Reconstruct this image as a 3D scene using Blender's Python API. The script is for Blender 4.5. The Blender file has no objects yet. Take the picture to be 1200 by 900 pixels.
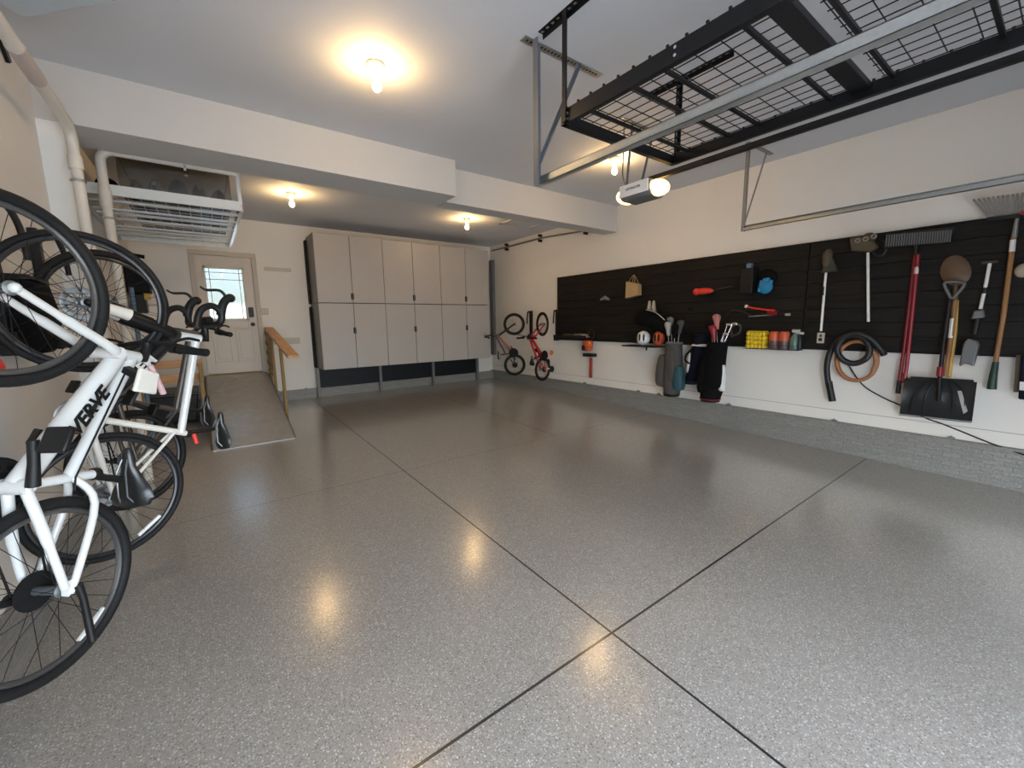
import bpy, bmesh, math, random
from math import sin, cos, pi, radians, atan2, hypot
from mathutils import Vector, Matrix
random.seed(7)
SC = bpy.context.scene
COL = SC.collection
V = Vector

# ------------------------------------------------------------------ camera
YAW, PIT, ROL, FPX, CAMZ = 6.32590648e-01, -1.50022767e-01, -1.52429803e-02, 482.3, 1.55
_fwd = V((sin(YAW) * cos(PIT), cos(YAW) * cos(PIT), sin(PIT)))
_rt = V((cos(YAW), -sin(YAW), 0))
_up = _rt.cross(_fwd)
RT = _rt * cos(ROL) + _up * sin(ROL)
UP = -_rt * sin(ROL) + _up * cos(ROL)
FW = _fwd
cd = bpy.data.cameras.new('camera')
cam = bpy.data.objects.new('camera', cd)
COL.objects.link(cam)
M = Matrix.Identity(4)
for i in range(3):
    M[i][0], M[i][1], M[i][2] = RT[i], UP[i], -FW[i]
M[2][3] = CAMZ
cam.matrix_world = M
cd.sensor_width = 36
cd.lens = FPX * 36 / 1200
cd.clip_start = 0.02
SC.camera = cam


def at(ax, val, px, py):
    """survey helper: the point of the room plane <axis = val> seen at photo pixel (px, py)"""
    d = RT * ((px - 600) / FPX) - UP * ((py - 450) / FPX) + FW
    o = V((0, 0, CAMZ))
    return o + d * ((val - o[ax]) / d[ax])


# ------------------------------------------------------------------ room numbers (metres)
XL, XR, YB, YF = -0.83, 5.74, 8.65, -1.2
CURB_X, PAN_X = 5.70, 5.695
ZC, ZC2 = 3.43, 3.35


def fz(y):
    return 0.0215 * (y - 0.9)


# ------------------------------------------------------------------ materials
MATS = {}


def mat(name, col, rough=0.5, metal=0.0, var=0.08, scale=12.0, bump=0.0, spec=0.5, coat=0.0, emit=None, estr=0.0, alpha=1.0):
    if name in MATS:
        return MATS[name]
    m = bpy.data.materials.new(name)
    m.use_nodes = True
    nt = m.node_tree
    b = nt.nodes['Principled BSDF']
    c = list(col) + [1]
    tc = nt.nodes.new('ShaderNodeTexCoord')
    nz = nt.nodes.new('ShaderNodeTexNoise')
    nz.inputs['Scale'].default_value = scale
    nz.inputs['Detail'].default_value = 4
    nt.links.new(tc.outputs['Object'], nz.inputs['Vector'])
    mr = nt.nodes.new('ShaderNodeMapRange')
    mr.inputs['To Min'].default_value = 1 - var
    mr.inputs['To Max'].default_value = 1 + var
    nt.links.new(nz.outputs['Fac'], mr.inputs['Value'])
    mx = nt.nodes.new('ShaderNodeVectorMath')
    mx.operation = 'SCALE'
    mx.inputs[0].default_value = col
    nt.links.new(mr.outputs['Result'], mx.inputs['Scale'])
    nt.links.new(mx.outputs['Vector'], b.inputs['Base Color'])
    b.inputs['Roughness'].default_value = rough
    b.inputs['Metallic'].default_value = metal
    b.inputs['Specular IOR Level'].default_value = spec
    b.inputs['Coat Weight'].default_value = coat
    b.inputs['Alpha'].default_value = alpha
    if emit:
        b.inputs['Emission Color'].default_value = list(emit) + [1]
        b.inputs['Emission Strength'].default_value = estr
    if bump:
        bp = nt.nodes.new('ShaderNodeBump')
        bp.inputs['Strength'].default_value = bump
        bp.inputs['Distance'].default_value = 0.01
        nt.links.new(nz.outputs['Fac'], bp.inputs['Height'])
        nt.links.new(bp.outputs['Normal'], b.inputs['Normal'])
    MATS[name] = m
    return m


def floor_mat():
    m = bpy.data.materials.new('epoxy_flake_floor')
    m.use_nodes = True
    nt = m.node_tree
    L = nt.links.new
    N = nt.nodes.new
    b = nt.nodes['Principled BSDF']
    tc = N('ShaderNodeTexCoord')
    big = N('ShaderNodeTexNoise'); big.inputs['Scale'].default_value = 1.3; big.inputs['Detail'].default_value = 2
    L(tc.outputs['Object'], big.inputs['Vector'])
    base = N('ShaderNodeMixRGB')
    base.inputs['Color1'].default_value = (0.285, 0.254, 0.220, 1)
    base.inputs['Color2'].default_value = (0.32, 0.287, 0.250, 1)
    L(big.outputs['Fac'], base.inputs['Fac'])
    prev = base.outputs['Color']
    for sc, thr, colr in ((150, 0.26, (0.16, 0.15, 0.14, 1)), (170, 0.26, (0.48, 0.46, 0.44, 1)), (95, 0.22, (0.60, 0.59, 0.57, 1)), (85, 0.20, (0.07, 0.066, 0.062, 1)), (60, 0.12, (0.85, 0.84, 0.82, 1))):
        vo = N('ShaderNodeTexVoronoi'); vo.inputs['Scale'].default_value = sc
        vo.inputs['Randomness'].default_value = 1
        L(tc.outputs['Object'], vo.inputs['Vector'])
        wh = N('ShaderNodeSeparateColor'); L(vo.outputs['Color'], wh.inputs['Color'])
        sel = N('ShaderNodeMath'); sel.operation = 'LESS_THAN'; sel.inputs[1].default_value = 0.45
        L(wh.outputs['Red'], sel.inputs[0])
        lt = N('ShaderNodeMath'); lt.operation = 'LESS_THAN'; lt.inputs[1].default_value = thr * 1.6
        L(vo.outputs['Distance'], lt.inputs[0])
        mu = N('ShaderNodeMath'); mu.operation = 'MULTIPLY'
        L(sel.outputs[0], mu.inputs[0]); L(lt.outputs[0], mu.inputs[1])
        mu2 = N('ShaderNodeMath'); mu2.operation = 'MULTIPLY'; mu2.inputs[1].default_value = 0.52
        L(mu.outputs[0], mu2.inputs[0])
        mx = N('ShaderNodeMixRGB'); mx.inputs['Color2'].default_value = colr
        L(mu2.outputs[0], mx.inputs['Fac']); L(prev, mx.inputs['Color1'])
        prev = mx.outputs['Color']
    # saw-cut joints
    sp = N('ShaderNodeSeparateXYZ'); L(tc.outputs['Object'], sp.inputs[0])

    def band(sock, c, hw):
        s = N('ShaderNodeMath'); s.operation = 'SUBTRACT'; s.inputs[1].default_value = c; L(sock, s.inputs[0])
        a = N('ShaderNodeMath'); a.operation = 'ABSOLUTE'; L(s.outputs[0], a.inputs[0])
        q = N('ShaderNodeMath'); q.operation = 'LESS_THAN'; q.inputs[1].default_value = hw; L(a.outputs[0], q.inputs[0])
        return q.outputs[0]
    j1 = band(sp.outputs['X'], 1.478, 0.006)
    j2 = band(sp.outputs['Y'], 1.205, 0.0062)
    j3 = band(sp.outputs['Y'], 3.90, 0.0045)
    j4 = band(sp.outputs['X'], 3.56, 0.005)
    g = N('ShaderNodeMath'); g.operation = 'GREATER_THAN'; g.inputs[1].default_value = 3.9; L(sp.outputs['Y'], g.inputs[0])
    j4b = N('ShaderNodeMath'); j4b.operation = 'MULTIPLY'; L(j4, j4b.inputs[0]); L(g.outputs[0], j4b.inputs[1])
    j3b = N('ShaderNodeMath'); j3b.operation = 'MULTIPLY'; j3b.inputs[1].default_value = 0.6; L(j3, j3b.inputs[0])
    acc = j1
    for s in (j2, j3b.outputs[0], j4b.outputs[0]):
        mm = N('ShaderNodeMath'); mm.operation = 'MAXIMUM'; L(acc, mm.inputs[0]); L(s, mm.inputs[1]); acc = mm.outputs[0]
    mx = N('ShaderNodeMixRGB'); mx.inputs['Color2'].default_value = (0.012, 0.012, 0.012, 1)
    L(acc, mx.inputs['Fac']); L(prev, mx.inputs['Color1'])
    L(mx.outputs['Color'], b.inputs['Base Color'])
    b.inputs['Roughness'].default_value = 0.27
    b.inputs['Coat Weight'].default_value = 1.0; b.inputs['Coat IOR'].default_value = 1.6; b.inputs['Coat Roughness'].default_value = 0.17
    rv = N('ShaderNodeMapRange'); rv.inputs['To Min'].default_value = 0.25; rv.inputs['To Max'].default_value = 0.33
    L(big.outputs['Fac'], rv.inputs['Value'])
    b.inputs['Roughness'].default_value = 0.29
    nb = N('ShaderNodeTexNoise'); nb.inputs['Scale'].default_value = 90; nb.inputs['Detail'].default_value = 3
    L(tc.outputs['Object'], nb.inputs['Vector'])
    bp = N('ShaderNodeBump'); bp.inputs['Strength'].default_value = 0.22; bp.inputs['Distance'].default_value = 0.004
    L(nb.outputs['Fac'], bp.inputs['Height']); L(bp.outputs['Normal'], b.inputs['Normal'])
    bp2 = N('ShaderNodeBump'); bp2.inputs['Strength'].default_value = 0.08; bp2.inputs['Distance'].default_value = 0.004
    L(nb.outputs['Fac'], bp2.inputs['Height']); L(bp2.outputs['Normal'], b.inputs['Coat Normal'])
    return m


def wood_mat(name, c1, c2, axis='Y', sc=6.0, stretch=14.0, rough=0.5, bump=0.15):
    m = bpy.data.materials.new(name)
    m.use_nodes = True
    nt = m.node_tree
    L = nt.links.new
    N = nt.nodes.new
    b = nt.nodes['Principled BSDF']
    tc = N('ShaderNodeTexCoord')
    mp = N('ShaderNodeMapping')
    s = [sc * stretch] * 3
    s['XYZ'.index(axis)] = sc
    mp.inputs['Scale'].default_value = s
    L(tc.outputs['Object'], mp.inputs['Vector'])
    nz = N('ShaderNodeTexNoise'); nz.inputs['Scale'].default_value = 1.0; nz.inputs['Detail'].default_value = 6; nz.inputs['Roughness'].default_value = 0.65
    L(mp.outputs['Vector'], nz.inputs['Vector'])
    cr = N('ShaderNodeValToRGB')
    cr.color_ramp.elements[0].position = 0.35; cr.color_ramp.elements[0].color = list(c1) + [1]
    cr.color_ramp.elements[1].position = 0.68; cr.color_ramp.elements[1].color = list(c2) + [1]
    L(nz.outputs['Fac'], cr.inputs['Fac'])
    L(cr.outputs['Color'], b.inputs['Base Color'])
    b.inputs['Roughness'].default_value = rough
    b.inputs['Specular IOR Level'].default_value = 0.25
    bp = N('ShaderNodeBump'); bp.inputs['Strength'].default_value = bump; bp.inputs['Distance'].default_value = 0.004
    L(nz.outputs['Fac'], bp.inputs['Height']); L(bp.outputs['Normal'], b.inputs['Normal'])
    MATS[name] = m
    return m


def curb_mat():
    m = bpy.data.materials.new('painted_block_curb')
    m.use_nodes = True
    nt = m.node_tree
    L = nt.links.new
    N = nt.nodes.new
    b = nt.nodes['Principled BSDF']
    tc = N('ShaderNodeTexCoord')
    sp = N('ShaderNodeSeparateXYZ'); L(tc.outputs['Object'], sp.inputs[0])
    ad = N('ShaderNodeMath'); ad.operation = 'ADD'; L(sp.outputs['X'], ad.inputs[0]); L(sp.outputs['Y'], ad.inputs[1])
    cb = N('ShaderNodeCombineXYZ'); L(ad.outputs[0], cb.inputs['X']); L(sp.outputs['Z'], cb.inputs['Y'])
    br = N('ShaderNodeTexBrick')
    br.inputs['Scale'].default_value = 1.0
    br.inputs['Brick Width'].default_value = 0.13; br.inputs['Row Height'].default_value = 0.042
    br.inputs['Mortar Size'].default_value = 0.005; br.inputs['Mortar Smooth'].default_value = 0.6
    br.inputs['Color1'].default_value = (0.25, 0.238, 0.222, 1)
    br.inputs['Color2'].default_value = (0.215, 0.205, 0.19, 1)
    br.inputs['Mortar'].default_value = (0.205, 0.196, 0.183, 1)
    wn = N('ShaderNodeTexNoise'); wn.inputs['Scale'].default_value = 9; wn.inputs['Detail'].default_value = 3
    L(tc.outputs['Object'], wn.inputs['Vector'])
    ws = N('ShaderNodeVectorMath'); ws.operation = 'SCALE'; ws.inputs['Scale'].default_value = 0.05
    L(wn.outputs['Color'], ws.inputs[0])
    wa = N('ShaderNodeVectorMath'); wa.operation = 'ADD'
    L(cb.outputs[0], wa.inputs[0]); L(ws.outputs['Vector'], wa.inputs[1])
    L(wa.outputs['Vector'], br.inputs['Vector'])
    nz = N('ShaderNodeTexNoise'); nz.inputs['Scale'].default_value = 60; nz.inputs['Detail'].default_value = 5
    L(tc.outputs['Object'], nz.inputs['Vector'])
    mr = N('ShaderNodeMapRange'); mr.inputs['To Min'].default_value = 0.45; mr.inputs['To Max'].default_value = 1.55
    L(nz.outputs['Fac'], mr.inputs['Value'])
    vm = N('ShaderNodeVectorMath'); vm.operation = 'SCALE'; L(br.outputs['Color'], vm.inputs[0]); L(mr.outputs['Result'], vm.inputs['Scale'])
    L(vm.outputs['Vector'], b.inputs['Base Color'])
    b.inputs['Roughness'].default_value = 0.42
    h = N('ShaderNodeMath'); h.operation = 'SUBTRACT'; L(nz.outputs['Fac'], h.inputs[0]); L(br.outputs['Fac'], h.inputs[1])
    bp = N('ShaderNodeBump'); bp.inputs['Strength'].default_value = 0.55; bp.inputs['Distance'].default_value = 0.006
    L(h.outputs[0], bp.inputs['Height']); L(bp.outputs['Normal'], b.inputs['Normal'])
    return m


def glass_mat(name, tint, gloss=0.08, rough=0.02):
    m = bpy.data.materials.new(name)
    m.use_nodes = True
    nt = m.node_tree
    nt.nodes.remove(nt.nodes['Principled BSDF'])
    tr = nt.nodes.new('ShaderNodeBsdfTransparent'); tr.inputs['Color'].default_value = list(tint) + [1]
    gl = nt.nodes.new('ShaderNodeBsdfGlossy'); gl.inputs['Roughness'].default_value = rough
    nz = nt.nodes.new('ShaderNodeTexNoise'); nz.inputs['Scale'].default_value = 3
    mr = nt.nodes.new('ShaderNodeMapRange'); mr.inputs['To Min'].default_value = gloss * 0.7; mr.inputs['To Max'].default_value = gloss * 1.3
    nt.links.new(nz.outputs['Fac'], mr.inputs['Value'])
    mx = nt.nodes.new('ShaderNodeMixShader')
    nt.links.new(mr.outputs['Result'], mx.inputs['Fac'])
    nt.links.new(tr.outputs[0], mx.inputs[1]); nt.links.new(gl.outputs[0], mx.inputs[2])
    nt.links.new(mx.outputs[0], nt.nodes['Material Output'].inputs['Surface'])
    MATS[name] = m
    return m


WALL = mat('wall_paint', (0.75, 0.715, 0.665), 0.6, var=0.03, scale=2.5, bump=0.05)
CEIL = mat('ceiling_paint', (0.60, 0.615, 0.645), 0.75, var=0.03, scale=3, bump=0.06)
BEAM = mat('soffit_paint', (0.56, 0.548, 0.53), 0.7, var=0.02, scale=3, bump=0.04)
FLOOR = floor_mat()
CURB = curb_mat()
SLAT = wood_mat('dark_slat_wood', (0.0015, 0.0013, 0.0012), (0.016, 0.0125, 0.010), 'Y', 1.8, 26, 0.62, 0.25)
SLATH = SLAT
PINE = wood_mat('pine_board', (0.50, 0.27, 0.13), (0.68, 0.42, 0.23), 'Y', 2, 16, 0.55)
PINEX = wood_mat('pine_plank_cross', (0.46, 0.24, 0.12), (0.62, 0.37, 0.20), 'X', 2, 16, 0.55)
OCHRE = wood_mat('treated_post_wood', (0.24, 0.15, 0.05), (0.38, 0.25, 0.10), 'Z', 2, 16, 0.6)
HANDLEW = wood_mat('ash_handle_wood', (0.25, 0.12, 0.05), (0.40, 0.21, 0.09), 'Z', 2, 20, 0.45)
YELW = wood_mat('yellow_handle_wood', (0.50, 0.30, 0.06), (0.62, 0.40, 0.10), 'Z', 2, 20, 0.45)
RAMPM = mat('ramp_grey_paint', (0.335, 0.31, 0.285), 0.27, var=0.2, scale=9, bump=0.10)
DOORP = mat('door_cream_paint', (0.60, 0.54, 0.47), 0.45, var=0.03)
TRIMP = mat('door_trim_paint', (0.50, 0.44, 0.37), 0.5, var=0.04)
CAB = mat('cabinet_laminate', (0.41, 0.387, 0.37), 0.42, var=0.03, scale=4)
CABSIDE = mat('cabinet_side_grey', (0.16, 0.155, 0.15), 0.45, var=0.05)
BLACK = mat('black_plastic', (0.009, 0.009, 0.0095), 0.42, var=0.2, spec=0.3)
BLACKM = mat('black_matte', (0.009, 0.009, 0.0095), 0.7, var=0.2, spec=0.2)
BLKSTEEL = mat('black_powder_steel', (0.007, 0.0075, 0.009), 0.4, var=0.15, spec=0.3)
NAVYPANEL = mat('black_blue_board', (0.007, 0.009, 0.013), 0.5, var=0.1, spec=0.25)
RUBBER = mat('tyre_rubber', (0.010, 0.010, 0.0105), 0.62, var=0.25, scale=60, bump=0.2, spec=0.25)
STEEL = mat('galvanised_steel', (0.50, 0.52, 0.52), 0.36, metal=0.9, var=0.16, scale=50)
DKSTEEL = mat('grey_angle_steel', (0.22, 0.235, 0.25), 0.42, metal=0.7, var=0.15, scale=40)
ANGLE = mat('matt_angle_steel', (0.15, 0.165, 0.19), 0.55, metal=0.25, var=0.2, spec=0.3)
CHROME = mat('chrome', (0.75, 0.75, 0.75), 0.15, metal=1.0, var=0.04)
ALU = mat('alloy_rim', (0.16, 0.16, 0.16), 0.3, metal=0.8, var=0.05)
DKRIM = mat('dark_rim', (0.03, 0.03, 0.032), 0.3, metal=0.3, var=0.05)
WHITEF = mat('white_gloss_frame', (0.66, 0.67, 0.66), 0.22, var=0.02, coat=0.5)
CREAMF = mat('cream_gloss_frame', (0.74, 0.71, 0.64), 0.25, var=0.02, coat=0.4)
GREYF = mat('grey_bronze_frame', (0.10, 0.09, 0.08), 0.35, metal=0.3, var=0.05)
REDF = mat('red_gloss_frame', (0.42, 0.02, 0.03), 0.25, var=0.05, coat=0.4)
PURPF = mat('dark_purple_frame', (0.035, 0.02, 0.035), 0.3, var=0.05)
WHITEP = mat('white_plastic', (0.78, 0.78, 0.76), 0.4, var=0.03)
PVC = mat('cream_pvc_pipe', (0.66, 0.62, 0.55), 0.45, var=0.05)
PVCOL = mat('pinkish_pipe_coupler', (0.50, 0.43, 0.40), 0.5, var=0.05)
RACKW = mat('white_rack_steel', (0.62, 0.64, 0.63), 0.4, metal=0.2, var=0.05)
RED = mat('red_paint', (0.24, 0.010, 0.020), 0.35, var=0.1)
BRIGHTRED = mat('bright_red_plastic', (0.72, 0.035, 0.02), 0.4, var=0.1)
ORANGE = mat('orange_plastic', (0.75, 0.16, 0.03), 0.4, var=0.1)
ORANGERED = mat('orange_red_plastic', (0.50, 0.085, 0.03), 0.4, var=0.1)
GREYP = mat('grey_plastic', (0.125, 0.13, 0.135), 0.45, var=0.1)
DGREYP = mat('dark_grey_plastic', (0.016, 0.0165, 0.018), 0.42, var=0.2, spec=0.35)
GREEN = mat('dark_green_grip', (0.012, 0.045, 0.03), 0.5, var=0.1)
YELLOW = mat('yellow_ball', (0.85, 0.60, 0.02), 0.5, var=0.15, scale=40)
BLUE = mat('blue_plastic', (0.01, 0.20, 0.42), 0.5, var=0.1)
DBLUE = mat('steel_blue_fabric', (0.10, 0.17, 0.26), 0.6, var=0.1)
NAVY = mat('navy_fabric', (0.005, 0.006, 0.016), 0.7, var=0.2, spec=0.15)
GREYFAB = mat('grey_fabric', (0.080, 0.073, 0.069), 0.8, var=0.15, scale=40, spec=0.2)
TEAL = mat('teal_fabric', (0.02, 0.075, 0.09), 0.7, var=0.15)
WHITEFAB = mat('white_fabric', (0.70, 0.70, 0.68), 0.7, var=0.05)
BLACKFAB = mat('black_fabric', (0.005, 0.005, 0.0055), 0.85, var=0.3, scale=40, spec=0.1)
KRAFT = mat('kraft_paper', (0.44, 0.29, 0.14), 0.8, var=0.1)
PINK = mat('dusty_pink', (0.45, 0.16, 0.15), 0.6, var=0.1)
TROWN = mat('dusty_brown', (0.075, 0.056, 0.03), 0.6, var=0.4, scale=30)
OLIVE = mat('dull_olive_plastic', (0.032, 0.032, 0.022), 0.55, var=0.2)
RUST = mat('rusty_spade_steel', (0.13, 0.08, 0.05), 0.6, metal=0.4, var=0.35, scale=18)
HOSE = mat('orange_brown_hose', (0.32, 0.13, 0.05), 0.5, var=0.15)
LENS = mat('warm_opener_lens', (0.8, 0.6, 0.3), 0.4, emit=(1.0, 0.56, 0.13), estr=2.8)
BULB = mat('warm_bulb_glass', (1, 0.9, 0.7), 0.3, emit=(1.0, 0.64, 0.28), estr=112.0)
PORC = mat('porcelain', (0.72, 0.66, 0.55), 0.3, var=0.03)
GLASS = glass_mat('door_glass', (0.25, 0.275, 0.285), 0.10, 0.05)
CLEAR = glass_mat('clear_tote_plastic', (0.78, 0.76, 0.72), 0.10, 0.15)
SAIL = mat('door_blind', (0.6, 0.6, 0.6), 0.6)
YELLEVEL = mat('yellow_level', (0.55, 0.33, 0.03), 0.4, var=0.1)
SADDLE = mat('black_vinyl', (0.012, 0.012, 0.012), 0.28, var=0.1)
TAN = mat('beige_shoe', (0.40, 0.33, 0.26), 0.6, var=0.1)
DRIVE = mat('driveway_concrete', (0.50, 0.50, 0.49), 0.8, var=0.1, scale=2)
PATCH = mat('drywall_mud', (0.54, 0.50, 0.44), 0.65, var=0.08)


# ------------------------------------------------------------------ mesh builder
def frame_of(d):
    d = d.normalized()
    a = V((0, 0, 1)) if abs(d.z) < 0.95 else V((1, 0, 0))
    x = a.cross(d).normalized()
    y = d.cross(x)
    return x, y, d


class MB:
    def __init__(s):
        s.v = []; s.f = []; s.m = []; s.cur = 0

    def mi(s, i):
        s.cur = i
        return s

    def add(s, vs, fs):
        o = len(s.v)
        s.v += [V(p) for p in vs]
        s.f += [tuple(i + o for i in f) for f in fs]
        s.m += [s.cur] * len(fs)
        return s

    def box(s, c, sz, ax=None):
        c = V(c)
        if ax is None:
            ax = (V((1, 0, 0)), V((0, 1, 0)), V((0, 0, 1)))
        x, y, z = [V(a) * (k / 2) for a, k in zip(ax, sz)]
        vs = [c + x * i + y * j + z * k for i in (-1, 1) for j in (-1, 1) for k in (-1, 1)]
        return s.add(vs, [(0, 1, 3, 2), (4, 6, 7, 5), (0, 4, 5, 1), (2, 3, 7, 6), (0, 2, 6, 4), (1, 5, 7, 3)])

    def bb(s, a, b):
        a = V(a); b = V(b)
        return s.box((a + b) / 2, [abs(q) for q in (b - a)])

    def beam(s, p0, p1, w, h, upv=(0, 0, 1)):
        p0 = V(p0); p1 = V(p1)
        d = (p1 - p0).normalized()
        x = d.cross(V(upv))
        if x.length < 1e-5:
            x = d.cross(V((1, 0, 0)))
        x.normalize()
        z = x.cross(d)
        return s.box((p0 + p1) / 2, ((p1 - p0).length, w, h), (d, x, z))

    def tube(s, pts, r, seg=10, closed=False, cap=True):
        pts = [V(p) for p in pts]
        n = len(pts)
        rs = r if isinstance(r, (list, tuple)) else [r] * n
        T = []
        for i in range(n):
            if closed:
                t = pts[(i + 1) % n] - pts[i - 1]
            else:
                t = pts[min(i + 1, n - 1)] - pts[max(i - 1, 0)]
            T.append(t.normalized())
        x, y, _ = frame_of(T[0])
        vs = []
        for i in range(n):
            x = (x - T[i] * x.dot(T[i])).normalized()
            y = T[i].cross(x)
            for k in range(seg):
                a = 2 * pi * k / seg
                vs.append(pts[i] + (x * cos(a) + y * sin(a)) * rs[i])
        fs = []
        for i in range(n if closed else n - 1):
            j = (i + 1) % n
            for k in range(seg):
                l = (k + 1) % seg
                fs.append((i * seg + k, i * seg + l, j * seg + l, j * seg + k))
        if cap and not closed:
            fs.append(tuple(range(seg - 1, -1, -1)))
            fs.append(tuple((n - 1) * seg + k for k in range(seg)))
        return s.add(vs, fs)

    def cyl(s, p0, p1, r, r1=None, seg=16):
        return s.tube([p0, p1], [r, r if r1 is None else r1], seg)

    def lathe(s, p0, d, prof, seg=20):
        """prof: (distance along axis, radius)"""
        p0 = V(p0)
        x, y, d = frame_of(V(d))
        vs = []
        for t, r in prof:
            for k in range(seg):
                a = 2 * pi * k / seg
                vs.append(p0 + d * t + (x * cos(a) + y * sin(a)) * max(r, 1e-4))
        fs = []
        for i in range(len(prof) - 1):
            for k in range(seg):
                l = (k + 1) % seg
                fs.append((i * seg + k, i * seg + l, (i + 1) * seg + l, (i + 1) * seg + k))
        fs.append(tuple(range(seg - 1, -1, -1)))
        fs.append(tuple((len(prof) - 1) * seg + k for k in range(seg)))
        return s.add(vs, fs)

    def sph(s, c, r, seg=16, ax=None):
        c = V(c)
        if not isinstance(r, (list, tuple)):
            r = (r, r, r)
        ax = ax or (V((1, 0, 0)), V((0, 1, 0)), V((0, 0, 1)))
        h = max(seg // 2, 4)
        vs = []
        for i in range(1, h):
            t = pi * i / h
            for k in range(seg):
                a = 2 * pi * k / seg
                vs.append(c + ax[0] * (r[0] * sin(t) * cos(a)) + ax[1] * (r[1] * sin(t) * sin(a)) + ax[2] * (r[2] * cos(t)))
        o = len(vs)
        vs += [c + ax[2] * r[2], c - ax[2] * r[2]]
        fs = []
        for i in range(h - 2):
            for k in range(seg):
                l = (k + 1) % seg
                fs.append((i * seg + k, (i + 1) * seg + k, (i + 1) * seg + l, i * seg + l))
        for k in range(seg):
            l = (k + 1) % seg
            fs.append((o, k, l)); fs.append((o + 1, (h - 2) * seg + l, (h - 2) * seg + k))
        return s.add(vs, fs)

    def torus(s, c, axis, R, r, n=48, seg=10):
        c = V(c)
        x, y, d = frame_of(V(axis))
        if not isinstance(r, (list, tuple)):
            r = (r, r)   # radial, axial
        vs = []
        for i in range(n):
            a = 2 * pi * i / n
            e = x * cos(a) + y * sin(a)
            for k in range(seg):
                b = 2 * pi * k / seg
                vs.append(c + e * (R + r[0] * cos(b)) + d * (r[1] * sin(b)))
        fs = []
        for i in range(n):
            j = (i + 1) % n
            for k in range(seg):
                l = (k + 1) % seg
                fs.append((i * seg + k, j * seg + k, j * seg + l, i * seg + l))
        return s.add(vs, fs)

    def prism(s, poly, ext):
        """closed polygon of 3D points, extruded by a vector"""
        poly = [V(p) for p in poly]
        ext = V(ext)
        n = len(poly)
        vs = poly + [p + ext for p in poly]
        fs = [tuple(range(n - 1, -1, -1)), tuple(range(n, 2 * n))]
        for i in range(n):
            j = (i + 1) % n
            fs.append((i, j, n + j, n + i))
        return s.add(vs, fs)

    def loft(s, rings):
        n = len(rings[0])
        vs = [V(p) for r in rings for p in r]
        fs = []
        for i in range(len(rings) - 1):
            for k in range(n):
                l = (k + 1) % n
                fs.append((i * n + k, i * n + l, (i + 1) * n + l, (i + 1) * n + k))
        fs.append(tuple(range(n - 1, -1, -1)))
        fs.append(tuple((len(rings) - 1) * n + k for k in range(n)))
        return s.add(vs, fs)

    def build(s, name, mats, parent=None, local=False, smooth=True, bevel=0.0, label=None, stuff=False):
        me = bpy.data.meshes.new(name)
        off = V((0, 0, 0))
        if parent is not None and not local:
            p = parent
            while p.parent:
                p = p.parent
            off = V(p.location)
        me.from_pydata([tuple(p - off) for p in s.v], [], s.f)
        if not isinstance(mats, (list, tuple)):
            mats = [mats]
        for m in mats:
            me.materials.append(m)
        me.polygons.foreach_set('material_index', [min(i, len(mats) - 1) for i in s.m])
        bm = bmesh.new(); bm.from_mesh(me)
        bmesh.ops.recalc_face_normals(bm, faces=bm.faces)
        bm.to_mesh(me); bm.free()
        if smooth:
            me.polygons.foreach_set('use_smooth', [True] * len(me.polygons))
            me.set_sharp_from_angle(angle=radians(38))
        me.update()
        o = bpy.data.objects.new(name, me)
        COL.objects.link(o)
        if parent is not None:
            o.parent = parent
        if bevel:
            md = o.modifiers.new('bevel', 'BEVEL'); md.width = bevel; md.segments = 2; md.limit_method = 'ANGLE'
        if label:
            o['label'] = label
        if stuff:
            o['kind'] = 'stuff'
        return o


def tag(o, label, cat, group=None):
    o['label'] = label
    o['category'] = cat
    if group:
        o['group'] = group
    return o


def thing(name, label, cat, loc, group=None, rot=(0, 0, 0)):
    o = bpy.data.objects.new(name, None)
    o.empty_display_size = 0.1
    COL.objects.link(o)
    o.location = loc
    o.rotation_euler = rot
    return tag(o, label, cat, group)


def struct(name, mb, m, bevel=0.0, smooth=True, parent=None):
    o = mb.build(name, m, parent, bevel=bevel, smooth=smooth)
    if parent is None:
        o['kind'] = 'structure'
    return o


def copytree(o, loc, label=None):
    r = o.copy(); COL.objects.link(r); r.location = loc
    if label:
        r['label'] = label
    for ch in list(o.children):
        c = ch.copy(); COL.objects.link(c); c.parent = r
        for g in list(ch.children):
            d = g.copy(); COL.objects.link(d); d.parent = c
    return r


def arcpts(c, x, y, r, a0, a1, n):
    return [V(c) + V(x) * (r * cos(a0 + (a1 - a0) * i / n)) + V(y) * (r * sin(a0 + (a1 - a0) * i / n)) for i in range(n + 1)]


def smoothpts(pts, n=6):
    pts = [V(p) for p in pts]
    out = []
    for i in range(len(pts) - 1):
        p0 = pts[max(i - 1, 0)]; p1 = pts[i]; p2 = pts[i + 1]; p3 = pts[min(i + 2, len(pts) - 1)]
        for k in range(n):
            t = k / n
            out.append(0.5 * ((2 * p1) + (p2 - p0) * t + (2 * p0 - 5 * p1 + 4 * p2 - p3) * t * t + (3 * p1 - p0 - 3 * p2 + p3) * t ** 3))
    out.append(pts[-1])
    return out


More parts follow.
